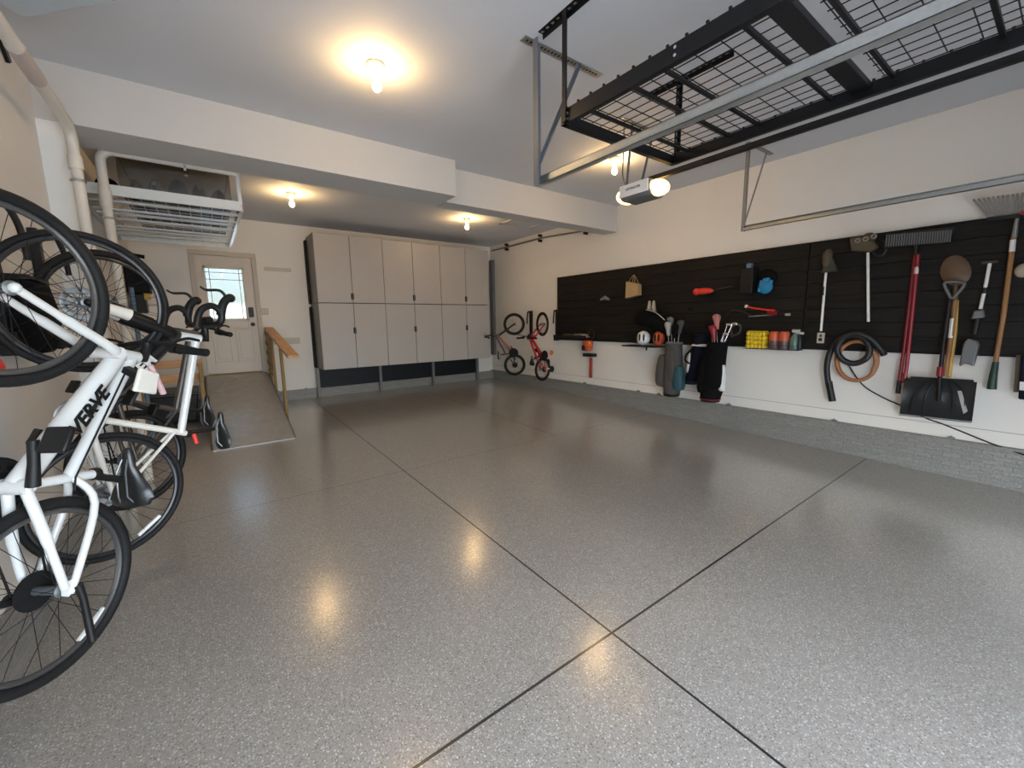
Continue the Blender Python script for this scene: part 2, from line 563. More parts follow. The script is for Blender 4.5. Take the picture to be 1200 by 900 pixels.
def text_part(body, size, origin, xd, yd, m, parent, name='lettering', depth=0.0015, local=False, bold=0.0, shear=0.0):
    cu = bpy.data.curves.new(name, 'FONT')
    cu.body = body; cu.size = size; cu.extrude = depth; cu.align_x = 'CENTER'; cu.align_y = 'CENTER'
    cu.offset = bold; cu.shear = shear
    tmp = bpy.data.objects.new('tmp_text', cu)
    COL.objects.link(tmp)
    dg = bpy.context.evaluated_depsgraph_get()
    me = bpy.data.meshes.new_from_object(tmp.evaluated_get(dg))
    bpy.data.objects.remove(tmp)
    xd = V(xd).normalized(); yd = V(yd).normalized(); zd = xd.cross(yd)
    off = V((0, 0, 0))
    if parent is not None and not local:
        p = parent
        while p.parent:
            p = p.parent
        off = V(p.location)
    for v in me.vertices:
        c = v.co
        v.co = V(origin) + xd * c.x + yd * c.y + zd * c.z - off
    me.materials.clear(); me.materials.append(m)
    me.name = name
    o = bpy.data.objects.new(name, me); COL.objects.link(o)
    if parent is not None:
        o.parent = parent
    return o


# ================================================================== SETTING
m = MB()
m.add([(-9, -9, fz(-9)), (9, -9, fz(-9)), (9, YF, fz(YF) - .02), (-9, YF, fz(YF) - .02)], [(0, 1, 2, 3)])
struct('trim_driveway', m, DRIVE)
m = MB()
x0, x1, y0, y1 = XL - .15, XR + .15, YF - .15, YB + .15
top = [(x0, y0, fz(y0)), (x1, y0, fz(y0)), (x1, y1, fz(y1)), (x0, y1, fz(y1))]
m.add(top + [(a, b, -.4) for a, b, c in top], [(0, 1, 2, 3), (7, 6, 5, 4), (0, 4, 5, 1), (1, 5, 6, 2), (2, 6, 7, 3), (3, 7, 4, 0)])
struct('floor', m, FLOOR)
struct('wall_left', MB().bb((XL - .12, YF, -.3), (XL, YB + .12, ZC + .1)), WALL)
struct('wall_right', MB().bb((XR, YF, -.3), (XR + .12, YB + .12, ZC + .1)), WALL)
# back wall round the door opening
DX0, DX1, DZ0, DZ1 = -0.045, 0.745, 0.735, 2.715
m = MB()
m.bb((XL, YB, -.3), (DX0 - .0, YB + .12, ZC)); m.bb((DX1, YB, -.3), (XR, YB + .12, ZC))
m.bb((DX0, YB, -.3), (DX1, YB + .12, DZ0)); m.bb((DX0, YB, DZ1), (DX1, YB + .12, ZC))
struct('wall_back', m, WALL)
# front wall: left garage opening is open to the daylight, unseen right door is raised part-way to brighten the room
m = MB()
OX0, OX1, OZ = -0.70, 1.85, 2.35
m.bb((XL, YF - .12, -.3), (OX0, YF, ZC)); m.bb((OX1, YF - .12, -.3), (2.05, YF, ZC)); m.bb((4.9, YF - .12, -.3), (XR, YF, ZC))
m.bb((OX0, YF - .12, OZ), (OX1, YF, ZC)); m.bb((2.05, YF - .12, OZ), (4.9, YF, ZC))
struct('wall_front', m, WALL)
m = MB()
for k in range(3):
    z0 = .62 + k * .59
    m.bb((2.05, YF - .09, z0), (4.9, YF - .05, z0 + .583))
for k in range(1):
    y0 = YF + .02 + k * .55
    m.bb((2.10, y0, 2.44), (4.86, y0 + .545, 2.48))
struct('door_2', m, WHITEP, bevel=.004)
struct('ceiling', MB().bb((XL, YF, ZC), (XR, 4.8, ZC + .1)), CEIL)
struct('ceiling_rear', MB().bb((XL, 4.8, ZC2), (XR, YB, ZC2 + .18)), CEIL).name = 'ceiling_back'
struct('trim_1', MB().bb((XL, 4.54, 3.035), (2.55, 5.05, ZC)), BEAM)
struct('trim_2', MB().bb((2.55, 4.77, 3.02), (XR, 5.05, ZC)), BEAM)
struct('trim_3', MB().bb((XL, 4.55, -.1), (-.672, 4.75, 3.035)), mat('pilaster_lit_tone', (0.78, 0.77, 0.74), 0.6, var=0.02))  # lighter than the wall paint: brightness of its facing side put into the colour
# curb
m = MB().bb((CURB_X, YF, -.3), (XR + .01, YB, .335)); m.bb((CURB_X - .012, YF, .335), (XR + .01, YB, .362))
struct('baseboard_right', m, CURB, bevel=.005)
m = MB().bb((.80, 8.55, -.2), (CURB_X, YB + .01, .338)); m.bb((XL, 8.55, -.2), (-.2, YB + .01, .338))
struct('baseboard_back', m, CURB, bevel=.005)
struct('baseboard_left', MB().bb((XL - .01, YF, -.2), (XL + .012, 4.55, .34)), CURB, bevel=.004)
# wall board seam along the right wall, drywall patches, corner strip, attic hatch
struct('trim_4', MB().bb((XR - .002, YF, .487), (XR + .01, YB, .4925)), mat('seam_grey', (0.3, 0.29, 0.27), 0.7))
struct('trim_5', MB().bb((.93, YB - .003, 2.51), (1.36, YB + .01, 2.58)), PATCH)
struct('trim_6', MB().bb((.93, YB - .003, 1.20), (1.40, YB + .01, 1.32)), PATCH)
struct('trim_7', MB().bb((XR - .07, 8.46, .75), (XR - .001, 8.6, 3.02)), CABSIDE)
m = MB().bb((4.55, 5.95, ZC2 - .012), (4.62, 6.55, ZC2 + .01)); m.bb((5.22, 5.95, ZC2 - .012), (5.29, 6.55, ZC2 + .01))
m.bb((4.55, 5.95, ZC2 - .012), (5.29, 6.02, ZC2 + .01)); m.bb((4.55, 6.48, ZC2 - .012), (5.29, 6.55, ZC2 + .01))
struct('trim_8', m, BEAM)
struct('trim_9', MB().bb((-.0, 4.9, ZC2 - .003), (.015, 8.6, ZC2 + .01)), PATCH)

# ---- entry door
m = MB()
fw = .075
m.bb((DX0 - fw, YB - .025, DZ0 - .03), (DX0, YB + .02, DZ1)); m.bb((DX1, YB - .025, DZ0 - .03), (DX1 + fw, YB + .02, DZ1))
m.bb((DX0 - fw, YB - .025, DZ1), (DX1 + fw, YB + .02, DZ1 + fw))
struct('trim_10', m, TRIMP, bevel=.006)
GX0, GX1, GZ0, GZ1 = .07, .60, 1.67, 2.515
d1 = MB()
yf, yk = YB + .02, YB + .065
d1.bb((DX0, yf, DZ0), (GX0, yk, DZ1)); d1.bb((GX1, yf, DZ0), (DX1, yk, DZ1)); d1.bb((GX0, yf, DZ0), (GX1, yk, GZ0)); d1.bb((GX0, yf, GZ1), (GX1, yk, DZ1))
door = d1.build('door_1', DOORP, bevel=.003)
door['kind'] = 'structure'
gf = MB()
for a, b in (((GX0 - .03, GZ0 - .03), (GX0 + .008, GZ1 + .03)), ((GX1 - .008, GZ0 - .03), (GX1 + .03, GZ1 + .03)), ((GX0 - .03, GZ0 - .03), (GX1 + .03, GZ0 + .008)), ((GX0 - .03, GZ1 - .008), (GX1 + .03, GZ1 + .03))):
    gf.bb((a[0], yf - .012, a[1]), (b[0], yf + .005, b[1]))
gfo = gf.build('window_frame', DOORP, door, bevel=.004)
MB().bb((GX0, yf + .018, GZ0), (GX1, yf + .024, GZ1)).build('window_pane', GLASS, door)
mu = MB()
for xx in (GX0 + .055, GX1 - .06):
    mu.bb((xx, yf + .008, GZ0), (xx + .012, yf + .016, GZ1))
for zz in (GZ1 - .075, GZ1 - .19):
    mu.bb((GX0, yf + .008, zz), (GX1, yf + .016, zz + .012))
mu.build('muntin_bars', WHITEP, door)
pn = MB()
for px0 in (DX0 + .12, DX0 + .45):
    for (ax, az, bx, bz) in ((0, 0, .26, .02), (0, .56, .26, .58), (0, 0, .02, .58), (.24, 0, .26, .58)):
        pn.bb((px0 + ax, yf - .014, DZ0 + .2 + az), (px0 + bx, yf + .002, DZ0 + .2 + bz))
    pn.bb((px0 + .05, yf - .005, DZ0 + .25), (px0 + .21, yf + .002, DZ0 + .73))
pn.build('raised_panel', DOORP, door, bevel=.003)
MB().bb((DX1 - .115, yf - .025, 1.70), (DX1 - .04, yf + .003, 1.87)).build('keypad_deadbolt', BLACK, door, bevel=.01)
k = MB().lathe((DX1 - .07, yf + .003, 1.575), (0, -1, 0), [(0, .033), (.008, .034), (.012, .012), (.035, .012), (.04, .026), (.055, .032), (.068, .026), (.073, .0)])
k.build('door_knob', BLACK, door)
MB().bb((DX0, YB - .03, DZ0 - .03), (DX1, YB + .06, DZ0 + .004)).build('threshold', OCHRE, door)

# ---- light switch plate
s = thing('light_switch', 'double light switch plate on the back wall right of the entry door', 'light switch', (.875, YB - .004, 1.74))
MB().bb((.815, YB - .008, 1.74), (.935, YB + .001, 1.855)).build('plate', mat('beige_plate', (.50, .45, .38), .4), s, bevel=.003)
t = MB()
for xx in (.848, .90):
    t.bb((xx - .012, YB - .014, 1.765), (xx + .012, YB - .006, 1.83))
t.build('toggle', mat('beige_toggle', (.58, .53, .45), .4), s, bevel=.003)

# ================================================================== CABINETS
CX0, CW, CY0, CY1 = 1.632, .60, 7.96, 8.60
CZ = ((1.936, 3.128), (.738, 1.93))
colname = ('leftmost', 'middle', 'rightmost')
for ci in range(3):
    for ri in range(2):
        zb, zt = CZ[ri]
        xa = CX0 + ci * 2 * CW
        xb = xa + 2 * CW
        nm = '%s %s two-door grey garage cabinet of the wall-mounted bank' % (('upper', 'lower')[ri], colname[ci])
        c = thing('garage_cabinet', nm, 'cabinet', (xa, CY1, zb), 'grey wall cabinets')
        b = MB()
        b.bb((xa + .001, CY0 + .022, zb + .001), (xb - .001, CY1, zt - .001))
        b.mi(1); b.bb((xa + .004, CY0 + .0215, zb + .004), (xb - .004, CY0 + .0225, zt - .004))  # black sheet on the grey body: shade of the door gaps painted in
        b.build('body', [CABSIDE, BLACKM], c)
        for di in range(2):
            dx0 = xa + di * CW
            dr = MB().bb((dx0 + .0045, CY0, zb + .0045), (dx0 + CW - .0045, CY0 + .02, zt - .0045)).build('door', CAB, c, bevel=.002)
            if di == 0:
                hz = zb + .115 if ri == 0 else zt - .50
                # one black pull covers the meeting stiles of each pair
                h = MB().bb((xb - CW - .030, CY0 - .018, hz - .05), (xb - CW - .006, CY0 + .002, hz + .06))
                h.build('handle', BLACK, dr, bevel=.005)
            else:
                hz = zb + .115 if ri == 0 else zt - .50
                h = MB().bb((xb - CW + .006, CY0 - .018, hz - .05), (xb - CW + .018, CY0 + .002, hz + .06))
                h.build('handle', BLACK, dr, bevel=.004)
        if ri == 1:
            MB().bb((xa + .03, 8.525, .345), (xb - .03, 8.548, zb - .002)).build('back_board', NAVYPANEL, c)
            lx = [xa - .035] + ([xb - .07] if ci == 2 else [])
            for q in lx:
                lg = MB().bb((q, 8.46, fz(8.48) + .002), (q + .055, 8.524, zb - .002)); lg.build('leg', CABSIDE, c, bevel=.003)
        if ci == 0:
            MB().bb((xa - .03, CY1 - .10, zb), (xa + .0, CY1 + .04, zt - .05)).build('dark_edge_strip', BLACKM, c)  # matte black strip down the left edge of the cabinet bank

# ================================================================== RAMP, RAILS
RX0, RX1, RY0, RY1 = -.098, .80, 5.80, 8.61
zr0, zr1 = fz(RY0) + .012, .725
r = thing('ramp', 'grey painted wooden ramp rising to the entry door', 'ramp', (.35, RY0, fz(RY0)))
yl = 8.15
zl = zr0 + (zr1 - zr0) * 1.0
prof = [(RY0, fz(RY0)), (RY0, zr0), (yl, zl), (RY1, zr1), (RY1, zr1 - .05), (yl, zl - .05), (RY0 + .25, fz(RY0 + .25) + .002)]
MB().prism([(RX0 + .02, a, b) for a, b in prof], (RX1 - RX0 - .04, 0, 0)).build('deck', RAMPM, r)
for xx in (RX0, RX1 - .0205):
    side = [(RY0 + .06, fz(RY0) + .006), (yl, zl - .004), (RY1, zr1 - .006), (RY1, fz(RY1) + .004), (RY0 + .06, fz(RY0 + .06) + .003)]
    if xx == RX0:
        side = [(RY0 + .06, fz(RY0) + .006), (yl, zl - .004), (RY1, zr1 - .006), (RY1, zr1 - .16), (yl, zl - .18), (RY0 + .3, fz(RY0 + .3) + .002)]
    MB().prism([(xx, a, b) for a, b in side], (.02, 0, 0)).build('stringer', mat('ramp_side_brown', (.13, .10, .075), .6, var=.2), r)

g = thing('ramp_handrail', 'raw pine handrail with lattice on the right of the ramp', 'handrail', (.87, 8.5, fz(8.5)))
ha, hb = V((.90, 6.15, 1.13)), V((.90, 8.56, 1.50))
MB().beam(ha, hb, .14, .04).build('rail_plank', PINE, g, bevel=.004)
for (yy, zz0, zz1) in ((7.0, fz(7.0), 1.235), (8.0, fz(8.0), 1.39), (8.55, fz(8.55), 1.475)):
    MB().bb((.842, yy - .045, zz0 + .002), (.88, yy + .045, zz1)).build('post', OCHRE, g, bevel=.003)
la = MB()
for k in range(9):
    zz = .72 + k * .085
    la.beam((.832, 7.98, zz), (.832, 8.58, zz + .09 if k % 2 else zz + .04), .012, .03)
for k in range(5):
    yy = 8.06 + k * .115
    la.bb((.838, yy - .018, .72), (.842, yy + .018, 1.37))
la.build('lattice', OCHRE, g)

g = thing('landing_guard', 'two pine guard planks on a post left of the ramp', 'guard rail', (-.45, 7.4, fz(7.4)))
MB().bb((-.15, 7.30, fz(7.33) + .002), (-.105, 7.39, 1.03)).build('post', OCHRE, g, bevel=.004)
for zz, hh in ((.985, .105), (.765, .13)):
    MB().bb((XL + .004, 7.395, zz), (-.104, 7.435, zz + hh)).build('plank', PINEX, g, bevel=.004)
MB().bb((XL + .004, 7.395, fz(7.4) + .002), (XL + .06, 7.39, .76)).build('post', OCHRE, g)
b = thing('storage_tote', 'black storage tote on the floor behind the pine guard planks', 'storage box', (-.5, 7.95, fz(7.95)))
MB().loft([[(-.76, 7.62, fz(7.9) + .02), (-.25, 7.62, fz(7.9) + .02), (-.25, 8.35, fz(7.9) + .02), (-.76, 8.35, fz(7.9) + .02)],
           [(-.79, 7.58, .56), (-.20, 7.58, .56), (-.20, 8.40, .56), (-.79, 8.40, .56)]]).build('bin', BLACK, b, bevel=.01)
MB().bb((-.805, 7.565, .56), (-.19, 8.415, .60)).build('lid', DGREYP, b, bevel=.01)

# ================================================================== CEILING LIGHTS
def bulb_light(x, y, z, label):
    c = thing('ceiling_light', label, 'ceiling light', (x, y, z), 'bare bulb ceiling lights')
    MB().lathe((x, y, z), (0, 0, -1), [(0, .064), (.012, .066), (.025, .060), (.04, .040), (.080, .027), (.086, .02)]).build('lamp_holder', PORC, c)
    MB().lathe((x, y, z - .085), (0, 0, -1), [(0, .014), (.018, .016), (.04, .026), (.062, .032), (.082, .029), (.096, .016), (.101, .002)], seg=16).build('bulb', BULB, c)


bulb_light(1.192, 3.255, ZC, 'bare warm bulb on the ceiling in front of the soffit, largest of the bulbs')
bulb_light(1.127, 6.614, ZC2, 'bare warm bulb on the rear ceiling between the white rack and the cabinets')
bulb_light(3.866, 6.537, ZC2, 'bare warm bulb on the rear ceiling above the right cabinets')
bulb_light(4.05, 3.42, ZC, 'bare warm bulb behind the garage door opener and black rack')

# ================================================================== BLACK CEILING RACK
KX0, KX1, KY0, KY1, KZ = 1.97, 3.20, -.33, 2.11, 2.79
rk = thing('ceiling_storage_rack', 'black steel wire storage rack hung from the ceiling', 'storage rack', ((KX0 + KX1) / 2, (KY0 + KY1) / 2, KZ))
for xx in (KX0, KX1):
    w = MB(); sgn = 1 if xx == KX0 else -1
    w.bb((xx - .002, KY0, KZ), (xx + .002, KY1, KZ + .085)); w.bb((min(xx, xx + sgn * .035), KY0, KZ), (max(xx, xx + sgn * .035), KY1, KZ + .003))
    nn = 24
    for k in range(nn):
        yy = KY0 + .05 + k * (KY1 - KY0 - .1) / (nn - 1)
        w.bb((xx - .006, yy - .006, KZ + .083), (xx + .006, yy + .006, KZ + .096))
    w.build('side_rail', BLKSTEEL, rk)
for yy in (KY0, KY1):
    sgn = 1 if yy == KY0 else -1
    w = MB().bb((KX0, yy - .002, KZ), (KX1, yy + .002, KZ + .085)); w.bb((KX0, min(yy, yy + sgn * .035), KZ), (KX1, max(yy, yy + sgn * .035), KZ + .003))
    w.build('end_rail', BLKSTEEL, rk)
for yy in (1.97, 1.645, 1.445, 1.042, .755, .36, .02):
    MB().bb((KX0 + .004, yy - .010, KZ + .06), (KX1 - .004, yy + .010, KZ + .078)).build('cross_bar', BLKSTEEL, rk)
MB().bb((KX0 + .004, .845, KZ + .045), (KX1 - .004, .935, KZ + .078)).build('centre_channel', BLKSTEEL, rk)
wz = KZ + .083
for (ya, yb) in ((KY0 + .01, .80), (.90, KY1 - .01)):
    w = MB()
    n = 15
    for k in range(n):
        xx = KX0 + .02 + k * (KX1 - KX0 - .04) / (n - 1)
        w.tube([(xx, ya, wz), (xx, yb, wz)],   .0030, 6)
    n2 = 10
    for k in range(n2):
        yy = ya + .01 + k * (yb - ya - .02) / (n2 - 1)
        w.tube([(KX0 + .005, yy, wz + .0045), (KX1 - .005, yy, wz + .0045)],   .0030, 6)
    w.build('wire_deck', BLKSTEEL, rk)


def perf(p0, p1, w, axis_n, holes, mb, lip=None):
    """angle steel with a row of punched holes drawn as dark studs"""
    p0 = V(p0); p1 = V(p1)
    mb.beam(p0, p1, w, .003, axis_n)
    if lip is not None:
        o = V(lip) * (w / 2)
        d = (p1 - p0).normalized()
        mb.beam(p0 + o * 0 + d.cross(V(axis_n)).normalized() * (w / 2) + o * 0, p1 + d.cross(V(axis_n)).normalized() * (w / 2), .003, w * .8, axis_n)


for (xx, yy) in ((KX0, 2.08), (KX1, 2.08), (KX0, -.3), (KX1, -.3)):
    p = MB().bb((xx - .02, yy - .002, KZ + .005), (xx + .02, yy + .002, ZC - .004)); sg = 1 if xx == KX0 else -1
    p.bb((xx - .002 - .018 * sg, yy - .03, KZ + .005), (xx + .002 - .018 * sg, yy, ZC - .004))
    p.mi(1)
    zz = KZ + .12
    while zz < ZC - .05:
        p.bb((xx - .006, yy - .0035, zz), (xx + .006, yy + .0035, zz + .022)); zz += .05
    p.build('hanger_post', [BLKSTEEL, mat('hole_light', (.22, .22, .23), .5) if xx == KX1 else BLACK], rk)
for (xx, ya, yb) in ((KX0, 1.75, 2.31), (KX1, 1.66, 2.37), (KX0, -.6, .0), (KX1, -.6, .0)):
    p = MB().bb((xx - .022, ya, ZC - .004), (xx + .022, yb, ZC - .0005)); p.bb((xx + .019, ya, ZC - .035), (xx + .022, yb, ZC - .004))
    p.mi(1); yy = ya + .03
    while yy < yb - .02:
        p.bb((xx - .007, yy, ZC - .0055), (xx + .007, yy + .02, ZC - .0035)); yy += .05
    p.build('ceiling_bracket', [BLKSTEEL, mat('hole_light', (.22, .22, .23), .5)], rk)
bl = MB()
for (xx, yy) in ((KX0 - .004, 2.06), (KX0 - .004, 1.3), (KX0 - .004, .85)):
    for dz in (.025, .06):
        bl.cyl((xx - .008, yy, KZ + dz), (xx + .01, yy, KZ + dz), .008, seg=8)
bl.build('bolt_heads', CHROME, rk)

# ================================================================== GARAGE DOOR TRACKS
def track(name, label, x, yend, z, w, h, side, extra):
    t = thing(name, label, 'garage door track', (x, yend, z))
    R = MB()
    # C-shaped channel
    R.bb((x - w, YF + .02, z), (x + w, yend, z + .004)); R.bb((x - w, YF + .02, z + h), (x + w, yend, z + h + .004))
    R.bb((x + (w - .004) * side, YF + .02, z), (x + w * side, yend, z + h + .004))
    R.bb((x - w * side - .004 * side, YF + .02, z), (x - w * side, yend, z + .02))
    R.build('rail', STEEL, t)
    extra(t)
    return t


def left_extra(t):
    x, y = 2.01, 2.37
    a = MB().bb((x - .055, y - .002, 2.49), (x + .008, y + .002, ZC - .02)); a.bb((x - .057, y - .05, 2.49), (x - .053, y, ZC - .02))
    a.mi(1); zz = 2.53
    while zz < ZC - .06:
        a.bb((x - .035, y - .0035, zz), (x - .013, y + .0035, zz + .018)); zz += .034
    a.build('hanger_angle', [ANGLE, mat('hole_dark', (.02, .022, .025), .6)], t)
    b = MB().beam((x - .02, y + .005, 2.62), (2.40, y + .005, ZC - .02), .004, .035, (0, 1, 0)); b.beam((x - .02, y + .005, 2.62), (2.40, y + .005, ZC - .02), .035, .003, (0, 1, 0))
    ob = b.build('brace', ANGLE, t)
    c = MB().bb((1.90, y + .01, ZC - .006), (2.66, y + .075, ZC - .001))
    c.mi(1); xx = 1.93
    while xx < 2.62:
        c.bb((xx, y + .03, ZC - .0068), (xx + .016, y + .052, ZC - .0055)); xx += .032
    c.build('ceiling_angle', [STEEL, mat('hole_dark', (.02, .022, .025), .6)], t)


def right_extra(t):
    x, y = 4.95, 2.32
    MB().bb((x - .015, y - .002, 2.51), (x + .018, y + .002, ZC - .001)).bb((x - .015, y, 2.51), (x - .011, y + .03, ZC - .001)).build('hanger_angle', DKSTEEL, t)
    MB().beam((x, y, 2.60), (5.36, y, ZC - .01), .025, .003, (0, 1, 0)).build('brace', DKSTEEL, t)
    MB().bb((4.90, y - .02, ZC - .005), (5.5, y + .03, ZC - .0005)).build('ceiling_angle', DKSTEEL, t)


track('garage_door_track', 'wide galvanised door track running under the black ceiling rack', 2.025, 2.37, 2.51, .022, .046, -1, left_extra)
track('garage_door_track', 'thin galvanised door track along the right wall above the tools', 4.95, 2.32, 2.52, .026, .045, 1, right_extra)

# ================================================================== OPENER
ox, oy, oz = 3.48, 2.60, 2.66
op = thing('garage_door_opener', 'garage door opener with lit end lenses behind the black rack', 'garage door opener', (ox, oy, oz))
hs = MB().loft([[(ox - .10, oy - .15, oz + .02), (ox + .10, oy - .15, oz + .02), (ox + .10, oy + .15, oz + .02), (ox - .10, oy + .15, oz + .02)],
                [(ox - .125, oy - .17, oz + .055), (ox + .125, oy - .17, oz + .055), (ox + .125, oy + .17, oz + .055), (ox - .125, oy + .17, oz + .055)],
                [(ox - .12, oy - .165, oz + .165), (ox + .12, oy - .165, oz + .165), (ox + .12, oy + .165, oz + .165), (ox - .12, oy + .165, oz + .165)]])
hs.build('housing', GREYP, op, bevel=.012)
fp = MB().prism([(ox - .128, oy - .165, oz + .05), (ox - .128, oy + .165, oz + .05), (ox - .124, oy + .16, oz + .16), (ox - .124, oy - .16, oz + .16)], (-.012, 0, 0)).build('side_cover', WHITEP, op, bevel=.006)
text_part('LIFTMASTER', .030, (ox - .1405, oy, oz + .11), (0, -1, 0), (0, 0, 1), BLACK, fp, depth=.001, bold=.0)
for sy in (-1, 1):
    MB().sph((ox, oy + sy * .175, oz + .092), (.118, .095, .07), 18).build('light_lens', LENS, op, label='glowing warm lens')
MB().bb((ox - .022, YF + .1, oz + .166), (ox + .022, oy - .02, oz + .205)).build('drive_rail', BLKSTEEL, op)
for (xx, tx, yy) in ((ox - .11, ox + .02, oy + .10), (ox + .11, ox + .38, oy + .12)):
    s = MB().beam((xx, yy, oz + .12), (tx, yy + .05, ZC - .002), .03, .004, (0, 1, 0)); s.build('hanging_strap', DKSTEEL, op)
MB().bb((ox + -.15, oy + .13, ZC - .006), (ox + .55, oy + .18, ZC - .001)).build('ceiling_angle', DKSTEEL, op)
MB().tube(smoothpts([(ox - .11, oy + .1, oz + .14), (ox - .14, oy + .12, oz + .25), (ox - .08, oy + .17, oz + .4), (ox - .04, oy + .2, ZC - .01)]), .006, 8).build('power_cable', GREYP, op)

# ================================================================== WHITE CEILING RACK AND TOTE
wx0, wx1, wy0, wy1, wz0 = -.80, .41, 5.2, 7.70, 2.71
wr = thing('ceiling_storage_rack', 'white steel storage rack hung from the rear ceiling at the left', 'storage rack', ((wx0 + wx1) / 2, (wy0 + wy1) / 2, wz0))
for xx in (wx0, wx1):
    MB().bb((xx - .015, wy0, wz0), (xx + .015, wy1, wz0 + .07)).build('side_rail', RACKW if xx < 0 else CHROME, wr)
for yy in (wy0, wy1):
    MB().bb((wx0, yy - .012, wz0), (wx1, yy + .012, wz0 + .09)).build('end_rail', RACKW, wr)
for yy in (5.56, 5.93, 6.12, 6.45, 6.85, 7.05, 7.35):
    hw = .065 if yy in (6.45,) else .022
    MB().bb((wx0 + .015, yy - hw, wz0 + .02), (wx1 - .015, yy + hw, wz0 + .04)).build('cross_bar', RACKW, wr)
w = MB()
for k in range(13):
    xx = wx0 + .05 + k * .0925
    w.tube([(xx, wy0 + .01, wz0 + .045), (xx, wy1 - .01, wz0 + .045)], .0026, 6)
for k in range(17):
    yy = wy0 + .06 + k * .15
    w.tube([(wx0 + .01, yy, wz0 + .052), (wx1 - .01, yy, wz0 + .052)], .0026, 6)
w.build('wire_deck', RACKW, wr)
for xx, yy in ((wx0 + .02, wy0 + .03), (wx1 + .0, wy0 + .03), (wx0 + .02, wy1 - .03), (wx1, wy1 - .03)):
    MB().bb((xx - .016, yy - .016, wz0 + .07), (xx + .016, yy + .016, ZC2 - .002)).build('hanger_post', RACKW, wr)
# clear tote with dark contents
tx0, tx1, ty0, ty1, tz = -.50, .34, 5.24, 7.2, wz0 + .058
tt = thing('clear_tote', 'clear plastic tote full of dark gear on the white ceiling rack', 'storage box', ((tx0 + tx1) / 2, (ty0 + ty1) / 2, tz))
q = MB()
th = .004
q.bb((tx0, ty0, tz), (tx1, ty1, tz + th)); q.bb((tx0, ty0, tz), (tx1, ty0 + th, tz + .36)); q.bb((tx0, ty1 - th, tz), (tx1, ty1, tz + .36))
q.bb((tx0, ty0, tz), (tx0 + th, ty1, tz + .36)); q.bb((tx1 - th, ty0, tz), (tx1, ty1, tz + .36))
q.build('bin', CLEAR, tt)
MB().bb((tx0 - .015, ty0 - .015, tz + .36), (tx1 + .015, ty1 + .015, tz + .385)).build('lid', CLEAR, tt, bevel=.006)
MB().bb((-.02, ty0 - .02, tz + .30), (.10, ty0 + .002, tz + .335)).build('latch', BLACK, tt, bevel=.004)
it = ((-.41, .10, .075, .10, BLACKFAB), (-.265, .09, .085, .12, DBLUE), (-.09, .10, .11, .14, BLACKFAB), (.085, .13, .09, .13, DGREYP), (.245, .09, .09, .11, BLACKFAB))
for (xx, zz, rx, rz, mt) in it:
    o = MB().sph((xx, ty0 + .99, tz + .01 + rz), (rx * .97, .95, rz), 18).build('packed_bundle', mt)
    tag(o, 'dark bundle packed inside the clear tote on the white ceiling rack', 'bundle', 'bundles inside the clear tote')
o = MB().sph((-.60, 5.42, wz0 + .058 + .07), (.085, .12, .07), 14).build('duffel_bag', BLACKFAB)
tag(o, 'small black bag on the white ceiling rack left of the clear tote', 'bag')

# ================================================================== PIPES (left, by the soffit)
pp = thing('drain_pipe', 'cream pipe along the left wall turning down beside the white pilaster', 'pipe', (-.64, 4.46, fz(4.46)))
path = [(-.645, YF + .02, 2.985), (-.645, 4.33, 2.985)] + [(-.645, 4.33 + .13 * sin(a), 2.985 - .13 + .13 * cos(a)) for a in (.4, .8, 1.2, 1.57)] + [(-.645, 4.46, 2.5), (-.645, 4.46, fz(4.46) + .002)]
MB().tube(path, .034, 14).build('pipe', PVC, pp)
MB().cyl((-.645, 3.38, 2.985), (-.645, 3.75, 2.985), .0395).build('coupler', PVCOL, pp, label='pinkish sleeve')
for zz in (2.62, 1.9):
    MB().torus((-.645, 4.46, zz), (0, 0, 1), .038, .009, 20, 8).build('clamp', STEEL, pp)
MB().cyl((-.645, 4.46, 2.70), (-.645, 4.46, 2.79), .042).build('coupler', PVC, pp)
pp = thing('drain_pipe', 'cream pipe running under the soffit to the right of the pilaster', 'pipe', (-.60, 5.12, fz(5.12)))
path = [(.40, 5.14, 3.06), (-.50, 5.14, 3.065)] + [(-.50 - .09 * sin(a), 5.14, 2.975 + .09 * cos(a)) for a in (.4, .8, 1.2, 1.57)] + [(-.59, 5.14, 2.5), (-.59, 5.14, fz(5.14) + .002)]
MB().tube(path, .036, 14).build('pipe', PVC, pp)
for zz in (2.50,):
    MB().torus((-.59, 5.14, zz), (0, 0, 1), .040, .009, 20, 8).build('clamp', STEEL, pp)
MB().bb((-.02, 5.09, 3.015), (.0, 5.18, 3.10)).build('clamp', STEEL, pp)
MB().cyl((-.59, 5.14, 2.60), (-.59, 5.14, 2.74), .043).build('coupler', PVC, pp)
bk = MB().prism([(XL + .002, 3.86, 3.34), (XL + .002, 4.08, 3.17), (XL + .002, 4.13, 3.20), (XL + .002, 3.92, 3.38)], (.02, 0, 0)).build('wall_bracket', BLACK, bevel=.004)
tag(bk, 'black metal bracket high on the left wall under the cream pipe', 'bracket')

